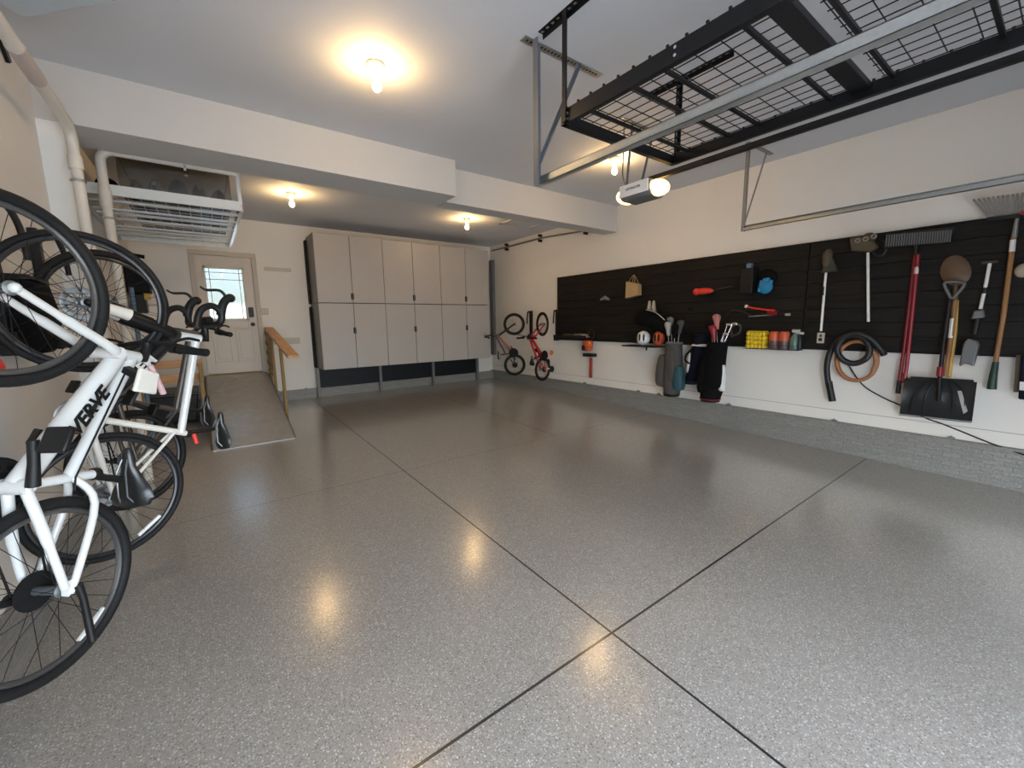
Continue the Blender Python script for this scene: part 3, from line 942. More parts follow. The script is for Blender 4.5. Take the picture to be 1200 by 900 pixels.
# silver LED shop light near the ceiling above the camera (left)
sx = thing('shop_light', 'silver rimmed shop light at the top left corner of the ceiling', 'ceiling light', (-.35, 3.30, 3.30))
dv = V((.693, -.721, 0)); dn = V((.721, .693, 0))
c0 = V((-.645, 3.50, 3.228))
MB().box(c0 + dv * .30 - dn * .03, (.62, .16, .05), (dv, dn, V((0, 0, 1)))).build('housing', CHROME, sx, bevel=.02)
MB().box(c0 + dv * .30 - dn * .03 - V((0, 0, .027)), (.58, .12, .012), (dv, dn, V((0, 0, 1)))).build('diffuser', mat('pale_diffuser', (.50, .56, .60), .3), sx, bevel=.004)
for k in (.1, .5):
    MB().cyl(c0 + dv * k - dn * .03 + V((0, 0, .02)), V(((c0 + dv * k - dn * .03).x, (c0 + dv * k - dn * .03).y, ZC - .001)), .006, seg=8).build('hanging_rod', STEEL, sx)

# conduit along the rear right wall with black clamps
cp = thing('wall_conduit', 'thin metal conduit with black clamps high on the rear right wall', 'conduit', (5.70, 6.9, 3.2))
MB().tube([(5.70, 8.52, 3.24), (5.70, 6.7, 3.235), (5.70, 5.42, 3.16)], .016, 10).build('pipe', DKSTEEL, cp)
for yy, zz in ((7.9, 3.235), (6.72, 3.235), (5.45, 3.165)):
    for dz in (-.05, .05):
        if yy < 6 and dz > 0:
            continue
        MB().cyl((5.735, yy, zz + dz), (5.66, yy, zz + dz), .028, seg=12).build('clamp', BLACK, cp)

# ================================================================== BICYCLES
def wheel(root, c, rad, ax, tyre_r, rim_m, spokes=28, hub_w=.045, rim_sec=(.012, .011), turn=0.0, disc=False, reflector=None, stripe=None):
    """c local centre; ax = axle direction (local)"""
    c = V(c); ax = V(ax).normalized()
    x, y, _ = frame_of(ax)
    w = MB().torus(c, ax, rad - tyre_r * 2 - rim_sec[0] * .7, rim_sec, 56, 8)
    wh = w.build('wheel', rim_m, root, local=True)
    MB().torus(c, ax, rad - tyre_r, (tyre_r, tyre_r * .95), 64, 10).build('tyre', RUBBER, wh, local=True)
    MB().lathe(c - ax * hub_w, ax, [(0, .012), (.006, .026), (.012, .026), (.016, .016), (hub_w * 2 - .016, .016), (hub_w * 2 - .012, .026), (hub_w * 2 - .006, .026), (hub_w * 2, .012)], 14).build('hub', DKSTEEL, wh, local=True)
    s = MB()
    for k in range(spokes):
        a = 2 * pi * k / spokes
        sd = 1 if k % 2 else -1
        b = a + (0.55 if (k // 2) % 2 else -0.55)
        p0 = c + ax * (sd * (hub_w - .010)) + (x * cos(b) + y * sin(b)) * .024
        p1 = c + (x * cos(a) + y * sin(a)) * (rad - tyre_r * 2 - .012)
        s.tube([p0, p1], .0013, 5, cap=False)
    s.build('spokes', BLACKM, wh, local=True)
    if disc:
        d = MB()
        d.torus(c - ax * (hub_w - .006), ax, .066, (.012, .0012), 36, 6)
        for k in range(6):
            a = k * pi / 3
            d.beam(c - ax * (hub_w - .006), c - ax * (hub_w - .006) + (x * cos(a) + y * sin(a)) * .06, .010, .003, ax)
        d.build('brake_disc', DKSTEEL, wh, local=True)
    if reflector is not None:
        a = reflector
        e = V((cos(a), 0, sin(a)))
        g = ax.cross(e)
        MB().box(c + e * (rad * .80), (.016, .13, .012), (e, g, ax)).build('reflector', WHITEP, wh, local=True)
    return wh


def pedal(root, p, ax, f):
    p = V(p)
    m = MB().box(p, (.085, .06, .018), (ax, f, ax.cross(f)))
    return m


def saddle_mesh(c, nose, side, upv, L, W, H=.05):
    """nose = direction the nose points, side = lateral, upv = top side"""
    c = V(c)
    rings = []
    st = [(-.5, .30, .7), (-.46, .80, 1.0), (-.34, 1.0, 1.15), (-.18, .86, 1.0), (0, .50, .9), (.2, .30, .8), (.4, .24, .7), (.48, .17, .5), (.5, .05, .2)]
    for t, w, h in st:
        r = []
        cc = c + nose * (t * L) + upv * (.012 * (1 - abs(t)) if t < .2 else 0)
        for k in range(12):
            a = 2 * pi * k / 12
            sy = sin(a)
            r.append(cc + side * (cos(a) * w * W / 2) + upv * ((sy * .5 if sy > 0 else sy * .9) * H * h * .5))
        rings.append(r)
    return MB().loft(rings)


def bicycle(P):
    """hung by its front wheel: local x = out of the wall (bike's up), local z = bike's forward, local -y = side shown"""
    root = thing('bicycle', P['label'], 'bicycle', P['loc'], P.get('group'), (0, 0, P['a']))
    n = V((0, -1, 0))

    def L(u, f, s=0):
        return V((u, -s, f))
    W = P['wb']; r = P['rad']; fr = P['frame']
    fwl = P.get('fdx', (0, 0))
    RH = L(0, 0); FH = L(fwl[0], W, fwl[1])
    wheel(root, RH, r, n, P['tyre'], P['rim'], hub_w=.06, disc=P.get('rdisc', False), reflector=P.get('rref'), spokes=P.get('spokes', 28))
    tw = P.get('turn', 0)
    fax = V((sin(tw) * -1, -cos(tw), 0))
    wheel(root, FH, r, fax, P['tyre'], P['rim'], hub_w=.045, disc=P.get('disc', False), spokes=P.get('spokes', 28))
    BB = L(*P['BB']); ST = L(*P['ST']); HT0 = L(*P['H0']); HT1 = L(*P['H1']); SJ = L(*P['SJ'])
    hd = (HT1 - HT0).normalized()
    k = P.get('k', 1.0)
    d = MB()
    dtp = HT0.lerp(HT1, P.get('dtj', .25)); ttp = HT0.lerp(HT1, P.get('ttj', .72))
    d.tube([BB, BB.lerp(dtp, .5), dtp], [.030 * k * P.get('dk', 1), .030 * k * P.get('dk', 1), .027 * k * P.get('dk', 1)], 14)
    d.build('down_tube', P.get('dtm', fr), root, local=True)
    t2 = MB().tube([SJ, SJ.lerp(ttp, .5), ttp], [.020 * k, .022 * k, .024 * k], 12)
    if P.get('cable'):
        pass
    t2.build('top_tube', P.get('ttm', fr), root, local=True)
    MB().tube([BB - (ST - BB).normalized() * .01, ST], .0175 * k, 12).build('seat_tube', P.get('stm', fr), root, local=True)
    MB().tube([HT0, HT1], [.027 * k, .025 * k], 14).build('head_tube', P.get('htm', fr), root, local=True)
    MB().cyl(BB + n * .045, BB - n * .045, .026 * k).build('bottom_bracket', fr, root, local=True)
    ss = P.get('ssj', SJ)
    ss = L(*ss) if not isinstance(ss, V) else ss
    for sd in (-1, 1):
        o = .065 * k * sd
        st = MB()
        if 'knee' in P:
            kn = L(P['knee'][0], P['knee'][1], .052 * sd * k)
            st.tube(smoothpts([ss + n * (.012 * sd), kn, L(.035, .02, o), L(.008, -.02, o)], 5), [.012 * k] * 11 + [.010 * k] * 5, 10)
        else:
            st.tube([ss + n * (.014 * sd), L(.01, .006, o)], .0095 * k, 10)
        st.build('seat_stay', P.get('ssm', fr), root, local=True)
        cs = MB().tube(smoothpts([BB + n * (.03 * sd), L(BB.x * .55 - .005, BB.z * .5, .055 * sd * k), L(-.004, .012, o)], 5), [.0155 * k] * 6 + [.012 * k] * 5, 10)
        cs.build('chain_stay', P.get('csm', fr), root, local=True)
        dp = MB().prism([L(-.014, .03, o - .003), L(.03, .03, o - .003), L(.034, -.012, o - .003), L(.0, -.028, o - .003), L(-.018, -.012, o - .003)], n * .006)
        dp.build('dropout', fr, root, local=True)
    # fork
    fc = HT0 - hd * .012
    fork = MB()
    sh = fax.cross(V((0, 0, 1)))
    cw = .055 * P.get('fw', 1)
    fm = P.get('fork', fr)
    for sd in (-1, 1):
        a = fc + fax * (cw * sd); b = FH + fax * (.052 * sd)
        if P.get('sus'):
            fork.tube([a, a.lerp(b, .45)], .014, 10); fork.tube([a.lerp(b, .4), b], .019, 10)
        else:
            rk = P.get('frad', .015)
            md = a.lerp(b, .55)
            fork.tube(smoothpts([fc + fax * (.02 * sd), a + (b - a) * .08, md, b], 5), [rk * 1.15] * 6 + [rk] * 5 + [rk * .75] * 5, 10)
            fork.sph(b, .019, 10)
    fork.tube([fc + fax * (cw + .008), fc - fax * (cw + .008)], .02 * P.get('frad', .015) / .015, 12)
    fork.build('fork', fm, root, local=True)
    # drivetrain on the far side (bike's right)
    dt = MB()
    dt.torus(BB - n * .055, n, P.get('cring', .085), (.009, .003), 40, 6)
    dt.torus(BB - n * .055, n, P.get('cring', .085) * .62, (.008, .003), 32, 6)
    for q in range(5):
        a = q * 2 * pi / 5
        dt.beam(BB - n * .055, BB - n * .055 + L(cos(a), sin(a)) * P.get('cring', .085), .014, .004, n)
    dt.build('chainring', P.get('crm', BLACK), root, local=True)
    cs = MB()
    for q in range(5):
        cs.lathe(-n * (.042 + q * .005), -n, [(0, .060 * P.get('csk', 1) - q * .008), (.0035, .060 * P.get('csk', 1) - q * .008)], 22)
    cs.build('cassette', P.get('casm', BLACKM), root, local=True)
    if P.get('gear', True):
        de = MB().beam(L(-.01, -.02, -.075), L(-.10, .01, -.08), .02, .03, n); de.cyl(L(-.05, .0, -.07), L(-.05, .0, -.085), .022, seg=12)
        de.cyl(L(-.115, .02, -.07), L(-.115, .02, -.085), .024, seg=12)
        de.build('derailleur', BLACK, root, local=True)
    ch = MB()
    cr = P.get('cring', .085)
    ch.tube([L(BB.x + cr, BB.z, -.055), L(.055, .0, -.055)], .004, 6); ch.tube([L(BB.x - cr * .95, BB.z, -.055), L(-.06, .02, -.06)], .004, 6)
    ch.build('chain', BLACKM, root, local=True)
    ca = P.get('crank', 1.2)
    cl = P.get('cl', .165)
    for sd in (-1, 1):
        e = L(cos(ca), sin(ca)) * (cl * sd)
        base = BB + n * (.06 * sd)
        MB().tube([base, base + e * .5 + n * (.012 * sd), base + e + n * (.018 * sd)], [.019 * k, .015 * k, .015 * k], 10).build('crank_arm', P.get('crankm', BLACK), root, local=True)
        pd = base + e + n * (P.get('pdo', .07) * sd)
        MB().box(pd, (.085 * k, .085 * k, .02), (n, L(.5, .85), n.cross(L(.5, .85)))).build('pedal', P.get('pedm', BLACK), root, local=True, bevel=.006)
    if P.get('guard'):
        # moulded chain guard around the ring
        MB().lathe(BB - n * .065, -n, [(0, .102), (.006, .105), (.014, .100), (.016, .08)], 30).build('chain_guard', BLACKM, root, local=True)
    # seat post + saddle
    sd_ = (ST - BB).normalized()
    SD = L(*P['SD'])
    MB().tube([ST - sd_ * .03, SD - sd_ * .05], .0135 * k, 10).build('seat_post', P.get('postm', BLACK), root, local=True)
    MB().cyl(ST - sd_ * .012, ST + sd_ * .012, .023 * k, seg=12).build('seat_clamp', BLACK, root, local=True)
    nose = L(*P.get('nose', (.08, 1))).normalized()
    upv = n.cross(nose) * 1.0
    if upv.x < 0:
        upv = -upv
    s = saddle_mesh(SD, nose, n, upv, P.get('sl', .27), P.get('sw', .17), P.get('shh', .065))
    so = s.build('saddle', SADDLE, root, local=True)
    rl = MB()
    for q in (-1, 1):
        rl.tube([SD + nose * .08 * k - upv * .02 + n * .012 * q, SD + nose * .03 * k - upv * .042 + n * .02 * q, SD - nose * .07 * k - upv * .040 + n * .02 * q, SD - nose * .10 * k - upv * .02 + n * .03 * q], .0035, 6)
    rl.build('saddle_rails', DKSTEEL, so, local=True)
    # bars
    BC = L(*P['BC'])
    MB().tube([HT1 - hd * .01, HT1 + hd * .035, HT1 + (BC - HT1) * .6 + hd * .02, BC], [.019 * k, .019 * k, .017 * k, .019 * k], 10).build('stem', P.get('stemm', BLACK), root, local=True)
    bt = P.get('bturn', tw)
    bx = V((-sin(bt), -cos(bt), 0))
    bd = hd
    bf = bd.cross(bx)
    if bf.z < 0:
        bf = -bf
    hw = P.get('hw', .30)
    if P['bars'] == 'flat':
        rise = P.get('rise', .02); sweep = P.get('sweep', .05)
        pts = [BC + bx * hw + bd * rise - bf * sweep, BC + bx * (hw * .5) + bd * rise - bf * sweep * .3, BC + bx * .05 * k, BC, BC - bx * .05 * k, BC - bx * (hw * .5) + bd * rise - bf * sweep * .3, BC - bx * hw + bd * rise - bf * sweep]
        MB().tube(smoothpts(pts, 5), .0115, 10).build('handlebar', BLACK, root, local=True)
        for sd in (-1, 1):
            e0 = BC + bx * (hw * sd) + bd * rise - bf * sweep; e1 = BC + bx * ((hw - .125 * k) * sd) + bd * rise - bf * sweep * .72
            gr = (e0 - e1).normalized()
            MB().tube([e1, e1 + gr * .008, e1 + gr * .02, e0 - gr * .02, e0 + gr * .004], [.021, .021, .0165, .018, .019], 14).build('grip', P.get('gripm', BLACKM), root, local=True)
            lv = MB().tube(smoothpts([e1 - gr * .03, e1 - gr * .03 + bf * .035, e1 + gr * .04 + bf * .06, e1 + gr * .10 + bf * .055], 4), [.011] * 5 + [.007] * 8, 8)
            lv.cyl(e1 - gr * .045, e1 - gr * .015, .019, seg=12)
            lv.build('brake_lever', BLACK, root, local=True)
    else:
        # drop bars
        for sd in (-1, 1):
            T = BC + bx * (.20 * sd)
            pts = [BC, BC + bx * (.12 * sd), BC + bx * (.185 * sd) + bf * .01, T + bf * .05, T + bf * .085 - bd * .02, T + bf * .10 - bd * .06, T + bf * .075 - bd * .105, T + bf * .03 - bd * .125, T - bf * .04 - bd * .13]
            MB().tube(smoothpts(pts, 5), .019, 10).build('drop_bar', BLACK, root, local=True)
            hp = T + bf * .085 - bd * .006
            hb = MB().tube(smoothpts([hp - bf * .03, hp + bf * .03 + bd * .005, hp + bf * .07 + bd * .022, hp + bf * .088 + bd * .045], 4), [.024] * 5 + [.023] * 4 + [.025] * 4, 10)
            hb.sph(hp + bf * .085 + bd * .045, .027, 10)
            ho = hb.build('brake_hood', BLACK, root, local=True)
            MB().tube(smoothpts([hp + bf * .088 + bd * .02, hp + bf * .115 - bd * .02, hp + bf * .10 - bd * .09, hp + bf * .11 - bd * .125], 4), [.009] * 5 + [.008] * 4 + [.006] * 4, 8).build('brake_lever', BLACK, root, local=True)
    return root, L, BB, dtp


# 1: front white city bike (rear wheel down, saddle to the room)
b1, L1, BB1, DT1 = bicycle(dict(label='white flat-bar bicycle hung nearest the camera by its front wheel on the left wall', loc=(-.583, 2.19, .574), a=radians(55), wb=1.118, rad=.345, tyre=.022, rim=ALU, frame=WHITEF,
    BB=(-.03, .425), ST=(.246, .367), SJ=(.145, .39), H0=(.40, .865), H1=(.53, .835), dtj=.3, ttj=.80, k=1.12, dk=1.12, knee=(.17, .27), ssj=(.15, .387),
    SD=(.40, .29), nose=(.10, 1), sl=.28, sw=.20, shh=.07, BC=(.60, .90), bars='flat', hw=.31, rise=.0, sweep=.05, turn=radians(7), bturn=radians(6), fdx=(.045, .0), fork=WHITEF, frad=.019, fw=1.05,
    crank=radians(86), pdo=.10, guard=True, rref=radians(-62), cable=True, csk=1.2))
# cable along the top tube, kickstand, plate at the head, lettering
ttp = V((.50, 0, .845))
a_, b_ = L1(.145, .39), L1(.44, .79)
n1 = V((0, -1, 0))
MB().tube([a_ + n1 * .024 + V((-.01, 0, -.05)), a_ + n1 * .027, a_.lerp(b_, .5) + n1 * .028, b_ + n1 * .028], .0035, 8).build('brake_cable', BLACK, b1, local=True)
MB().tube([L1(.03, -.0, .085), L1(.035, -.06, .09), L1(.03, -.24, .10)], [.015, .012, .014], 10).build('kickstand', BLACK, b1, local=True)
MB().prism([L1(.36, .70, .10), L1(.47, .665, .10), L1(.505, .76, .10), L1(.41, .80, .10)], n1 * .02).build('number_plate', CREAMF, b1, local=True, bevel=.008)
MB().tube(smoothpts([L1(.49, .80, .09), L1(.505, .73, .10), L1(.53, .66, .10)], 4), .013, 10).build('cable_lock', mat('rose_plastic', (.55, .36, .38), .4), b1, local=True)
MB().beam(L1(.44, .79, .02), L1(.44, .74, .10), .03, .03).build('plate_bracket', BLACK, b1, local=True)
dv = (DT1 - BB1).normalized(); up_ = n1.cross(dv)
if up_.x > 0:
    up_ = -up_
text_part('VERVE', .078, BB1.lerp(DT1, .53) + n1 * .040 - up_ * .020, dv, up_, BLACK, b1, local=True, bold=.002, depth=.002, shear=.2)

# 2: white road bike with drop bars
b2, L2, BB2, DT2 = bicycle(dict(label='white drop-bar road bicycle with black fork hung second along the left wall', loc=(-.505, 2.96, .66), a=radians(29), wb=1.015, rad=.345, tyre=.0155, rim=DKRIM, frame=CREAMF,
    BB=(-.045, .445), ST=(.40, .243), SJ=(.365, .262), H0=(.385, .845), H1=(.535, .815), dtj=.1, ttj=.85, k=1.0, dk=1.2, ssj=(.33, .275),
    SD=(.595, .215), nose=(.06, 1), sl=.25, sw=.15, BC=(.565, .90), bars='drop', turn=radians(4), fdx=(.01, .05), fork=BLACK, frad=.028, fw=1.0, htm=WHITEF, ttm=WHITEF,
    crank=radians(30), disc=True, rref=radians(-58), casm=ALU, crm=ALU, dtm=BLACK, csk=1.1))
dv = (DT2 - BB2).normalized(); up_ = n1.cross(dv)
if up_.x > 0:
    up_ = -up_
text_part('EM', .075, BB2.lerp(DT2, .62) + n1 * .038, dv, up_, WHITEP, b2, local=True, bold=.003, depth=.002)
MB().tube([L2(.55, .93, .03), L2(.55, .93, .10)], .02, 10).build('bar_clamp_light', BLACK, b2, local=True)
for sd in (-1, 1):
    MB().tube([L2(.02, 1.01, .05 + .055 * sd), L2(.16, .955, .05 + .052 * sd)], [.024, .031], 12).build('fork_tip', CREAMF, b2, local=True, label='cream fork tip')
MB().tube([L2(.43, .235, .0), L2(.44, .17, .0)], .012, 8).build('tail_light', BRIGHTRED, b2, local=True, label='red tail light')

# 3: grey bronze bicycle further back
bicycle(dict(label='dark bronze bicycle hung third along the left wall behind the road bicycle', loc=(-.50, 3.72, .66), a=radians(33), wb=1.04, rad=.34, tyre=.021, rim=DKRIM, frame=GREYF,
    BB=(-.04, .43), ST=(.36, .26), SJ=(.31, .285), H0=(.37, .86), H1=(.52, .83), k=1.0, dk=1.1, SD=(.53, .22), sl=.26, sw=.16, BC=(.58, .88), bars='flat', hw=.31, turn=radians(5), fork=BLACK, sus=True,
    crank=radians(-35), disc=True, crm=ALU, casm=ALU))

# 4, 5: the children's bikes on the right wall
bicycle(dict(label="child's dark purple bicycle hung on the right wall beside the cabinets", loc=(5.42, 7.28, .607), a=radians(150), wb=.89, rad=.24, tyre=.022, rim=DKRIM, frame=PURPF, group=None,
    BB=(.03, .27), ST=(.24, .235), SJ=(.20, .25), H0=(.34, .66), H1=(.43, .64), dtm=mat('orange_purple_tube', (.30, .06, .03), .35), k=.85, SD=(.36, .22), sl=.19, sw=.13, shh=.05, BC=(.52, .66), bars='flat', hw=.25, rise=.09, sweep=.03,
    turn=radians(-6), fork=BLACK, crank=radians(80), cl=.11, cring=.07, gear=False, guard=True, spokes=20, fdx=(.0, .0)))
b5, L5, BB5, DT5 = bicycle(dict(label="child's red bicycle hung on the right wall beside the dark slat panel", loc=(5.42, 6.33, .589), a=radians(190), wb=.905, rad=.24, tyre=.022, rim=DKRIM, frame=REDF,
    BB=(.03, .28), ST=(.24, .245), SJ=(.20, .26), H0=(.32, .66), H1=(.42, .64), k=1.0, SD=(.33, .20), sl=.20, sw=.14, shh=.05, BC=(.45, .68), bars='flat', hw=.22, rise=.04, sweep=.03,
    turn=radians(-10), fork=REDF, crank=radians(70), cl=.11, cring=.07, gear=False, guard=True, spokes=20))


MB().beam(L5(.0, .02, -.09), L5(.0, .02, -.21), .03, .008, (1, 0, 0)).build('stabiliser_arm', WHITEP, b5, local=True)
sw = MB().torus(L5(.0, .02, -.235), (0, 1, 0), .048, .017, 24, 8)
sw.cyl(L5(0, .02, -.225), L5(0, .02, -.245), .035, seg=14)
sw.build('stabiliser_wheel', BLACK, b5, local=True)
MB().sph(L5(-.03, .34, -.20), (.05, .03, .05), 14).build('pedal_reflector', ORANGE, b5, local=True)


# wall mounts
def mount(label, y, z, xw, out, h=.62):
    c = thing('bike_wall_mount', label, 'bike rack', (xw, y, z), 'vertical bike wall mounts')
    MB().bb((xw, y - .035, z), (xw + out * .045, y + .035, z + h)).build('wall_rail', BLACK, c, bevel=.006)
    MB().tube(smoothpts([(xw + out * .045, y, z + h - .05), (xw + out * .10, y, z + h - .02), (xw + out * .14, y - .02, z + h - .12), (xw + out * .15, y - .02, z + h - .28)], 5), .014, 10).build('swing_arm', BLACK, c)
    MB().bb((xw + out * .045, y - .06, z), (xw + out * .075, y + .06, z + .12)).build('tyre_tray', BLACK, c, bevel=.008)


mount('black bike mount on the right wall above the purple bicycle', 7.06, 1.16, XR - .001, -1)
mount('black bike mount on the right wall between the red bicycle and slat panel', 6.22, 1.16, XR - .001, -1)
mount('black bike mount on the left wall behind the nearest white bicycle', 2.62, 1.42, XL + .001, 1, .75)
mount('black bike mount on the left wall behind the road bicycle', 3.15, 1.42, XL + .001, 1, .75)
mount('black bike mount on the left wall behind the bronze bicycle', 3.92, 1.42, XL + .001, 1, .75)
bgo = thing('pannier_bag', 'black bag hanging on the left wall behind the bicycle wheels', 'bag', (-.76, 3.35, 1.42))
MB().loft([[(-.82, 3.20, 1.42), (-.70, 3.20, 1.42), (-.70, 3.45, 1.42), (-.82, 3.45, 1.42)], [(-.825, 3.18, 1.60), (-.66, 3.18, 1.60), (-.66, 3.49, 1.60), (-.825, 3.49, 1.60)], [(-.825, 3.19, 1.80), (-.69, 3.19, 1.80), (-.69, 3.48, 1.80), (-.825, 3.48, 1.80)]]).build('pouch', BLACKFAB, bgo, bevel=.02)
MB().loft([[(-.825, 3.19, 1.801), (-.685, 3.19, 1.801), (-.685, 3.48, 1.801), (-.825, 3.48, 1.801)], [(-.825, 3.20, 1.83), (-.71, 3.20, 1.83), (-.71, 3.46, 1.83), (-.825, 3.46, 1.83)]]).build('flap', BLACK, bgo, bevel=.01)
hg = thing('hanging_helmet', 'red helmet hanging on the left wall inside the nearest front wheel', 'helmet', (-.76, 2.5, 1.33))
MB().sph((-.74, 2.52, 1.40), (.075, .11, .075), 16).build('shell', BRIGHTRED, hg)
MB().tube(smoothpts([(-.74, 2.43, 1.40), (-.70, 2.50, 1.29), (-.74, 2.60, 1.40)], 5), .005, 6).build('strap', BLACK, hg)
cb = MB().tube(smoothpts([(-.80, 2.55, 1.30), (-.79, 2.56, 1.18), (-.79, 2.62, 1.13), (-.79, 2.70, 1.14), (-.79, 2.74, 1.22), (-.79, 2.72, 1.30), (-.80, 2.66, 1.28)], 6), .006, 8).build('cable_lock', BLACK)
tag(cb, 'looped black cable lock on the left wall under the front wheel', 'bike lock')

# items at the far left back
lv = thing('spirit_level', 'yellow box level leaning on the left wall behind the bicycles', 'level', (-.72, 6.45, 1.2))
MB().bb((-.74, 6.30, 1.25), (-.69, 6.36, 2.05)).build('beam', YELLEVEL, lv, bevel=.004)
MB().bb((-.735, 6.298, 1.55), (-.695, 6.301, 1.63)).build('vial', WHITEP, lv)
pl = MB().cyl((-.64, 6.38, .12), (-.64, 6.40, 2.0), .022, seg=12).build('broom_pole', DBLUE)
tag(pl, 'slate blue pole standing beside the yellow level at the left wall', 'pole')
tk = thing('hanging_tool', 'black cordless tool with handle hung on the left wall near the back corner', 'tool', (-.74, 7.9, 1.75))
MB().bb((-.82, 7.75, 2.02), (-.58, 8.05, 2.42)).build('body', BLACKM, tk, bevel=.02)
MB().bb((-.80, 7.78, 1.75), (-.64, 8.0, 2.019)).build('battery', BLACK, tk, bevel=.015)
MB().tube([(-.78, 7.9, 2.415), (-.76, 7.9, 2.56), (-.60, 7.9, 2.53)], .028, 10).build('handle', BLACKM, tk)
MB().bb((-.65, 7.744, 1.93), (-.58, 7.749, 2.02)).build('sticker', YELLEVEL, tk)

# ================================================================== RIGHT WALL: SLAT PANELS
def slat_panel(label, ya, yb):
    c = thing('slat_wall_panel', label, 'wall panel', (XR, (ya + yb) / 2, 1.187), 'dark slat wall panels')
    p = MB()
    n = 8
    z0, z1 = 1.187, 2.388
    h = (z1 - z0) / n
    p.bb((XR - .012, ya, z0), (XR + .0, yb, z1))
    for k in range(n):
        p.bb((PAN_X, ya, z0 + k * h + .0015), (XR - .005, yb, z0 + (k + 1) * h - .0015))
    p.build('slats', SLAT, c, bevel=.002)
    MB().bb((PAN_X - .004, ya, z1), (XR, yb, z1 + .012)).build('top_trim', BLACKM, c)
    MB().bb((PAN_X - .004, ya, z0 - .012), (XR, yb, z0)).build('bottom_trim', BLACKM, c)


SEAM = 1.92
slat_panel('dark wood slat wall panel behind the golf bags, left of the seam', SEAM + .004, 6.20)
slat_panel('dark wood slat wall panel behind the garden tools, right of the seam', -.9, SEAM - .004)
WX = PAN_X


def w(px, py, off=.04):
    return at(0, WX - off, px, py)


# ---- hooks (generic)
def hook(px, py, label, L=.07):
    p = w(px, py, 0)
    h = MB().bb((WX - .008, p.y - .018, p.z - .03), (WX - .001, p.y + .018, p.z + .03))
    h.tube(smoothpts([(WX - .006, p.y, p.z), (WX - L * .6, p.y, p.z - .01), (WX - L, p.y, p.z), (WX - L, p.y, p.z + .025)], 4), .005, 8)
    o = h.build('wall_hook', BLACK)
    return tag(o, label, 'hook', 'black wall hooks')


hook(677, 352, 'empty black hook on the slat panel, left one of the upper pair')
hook(694, 352, 'empty black hook on the slat panel, right one of the upper pair')
hook(810, 362, 'empty black hook on the slat panel between the two golf bags')
# pale handle
o = MB().tube([w(704, 351, .05), w(709, 349, .06), w(714, 351, .05)], [.02, .035, .02], 12).build('measuring_tape', mat('pale_grey_tape', (.25, .23, .21), .5))
tag(o, 'small pale grey tape reel hung on the upper left slat panel', 'tape')

# ---- chainsaw hung bar down
cs = thing('chainsaw', 'orange chainsaw hung bar down in a red scabbard by the slat panel corner', 'chainsaw', w(690, 445, .08))
y_c = w(689, 405, .10)
MB().box(y_c, (.13, .16, .20)).build('motor_body', ORANGERED, cs, bevel=.03)
MB().box(y_c + V((-.03, .05, -.04)), (.10, .09, .10)).build('air_filter_cover', BLACK, cs, bevel=.02)
MB().box(y_c + V((-.03, -.06, .04)), (.09, .08, .10)).build('starter_cover', ORANGE, cs, bevel=.02)
g0 = w(691, 416, .10)
MB().box(g0, (.12, .26, .06)).build('hand_guard', BLACK, cs, bevel=.015)
MB().tube(smoothpts([y_c + V((0, .03, .08)), w(690, 392, .10), w(691, 387, .10), w(695, 387, .10), w(696, 394, .10), y_c + V((0, -.05, .09))], 5), .012, 8).build('handle', DGREYP, cs)
bt, tp = w(693, 443, .10), w(692, 419, .10)
MB().box((bt + tp) / 2, (.025, .075, (tp - bt).length)).build('scabbard', mat('faded_red_scabbard', (.36, .055, .035), .5), cs, bevel=.012)

# ---- low black shelf with shoes at the left end
sh = thing('wall_shelf', 'narrow black shelf at the lower left end of the slat panel', 'shelf', w(672, 396, .1))
pa, pb = w(656, 394.5, .12), w(690, 396, .12)
MB().bb((WX - .20, pb.y, pa.z - .02), (WX, pa.y, pa.z)).build('board', BLACK, sh)
MB().bb((WX - .20, pb.y, pa.z), (WX - .19, pa.y, pa.z + .03)).build('front_lip', BLACK, sh)
for i, (yy, mt, nm) in enumerate(((pa.y - .22, TROWN, 'brown'), (pa.y - .50, GREYP, 'grey'), (pa.y - .62, TAN, 'beige'))):
    s = thing('shoe', '%s shoe lying on the narrow black wall shelf' % nm, 'shoe', (WX - .1, yy, pa.z))
    MB().loft([[V((WX - .10 + .038 * cos(a) * ww, yy + t, pa.z + .035 + .03 * hh * sin(a))) for a in [k * 2 * pi / 10 for k in range(10)]] for t, ww, hh in ((-.12, .5, .4), (-.09, .95, .7), (-.02, .9, .9), (.05, .75, 1.0), (.11, .8, 1.0), (.13, .5, .7))]).build('upper', mt, s)
    MB().bb((WX - .135, yy - .12, pa.z + .001), (WX - .065, yy + .13, pa.z + .014)).build('sole', WHITEP if i else BLACK, s, bevel=.005)

# ---- kraft bag
kb = thing('paper_bag', 'brown paper bag hanging by its handles on the slat panel', 'bag', w(744, 350, .08))
q0, q1, q2, q3 = w(737, 350, .04), w(752, 346, .04), w(752, 333, .04), w(738, 330, .04)
MB().prism([q0, q1, q2, q3], (-.10, 0, 0)).build('sack', KRAFT, kb, bevel=.008)
for dx in (0, -.10):
    MB().tube(smoothpts([q3.lerp(q2, .25) + V((dx, 0, 0)), w(743, 322, .04 - dx), q3.lerp(q2, .75) + V((dx, 0, 0))], 6), .004, 6).build('handle', KRAFT, kb)

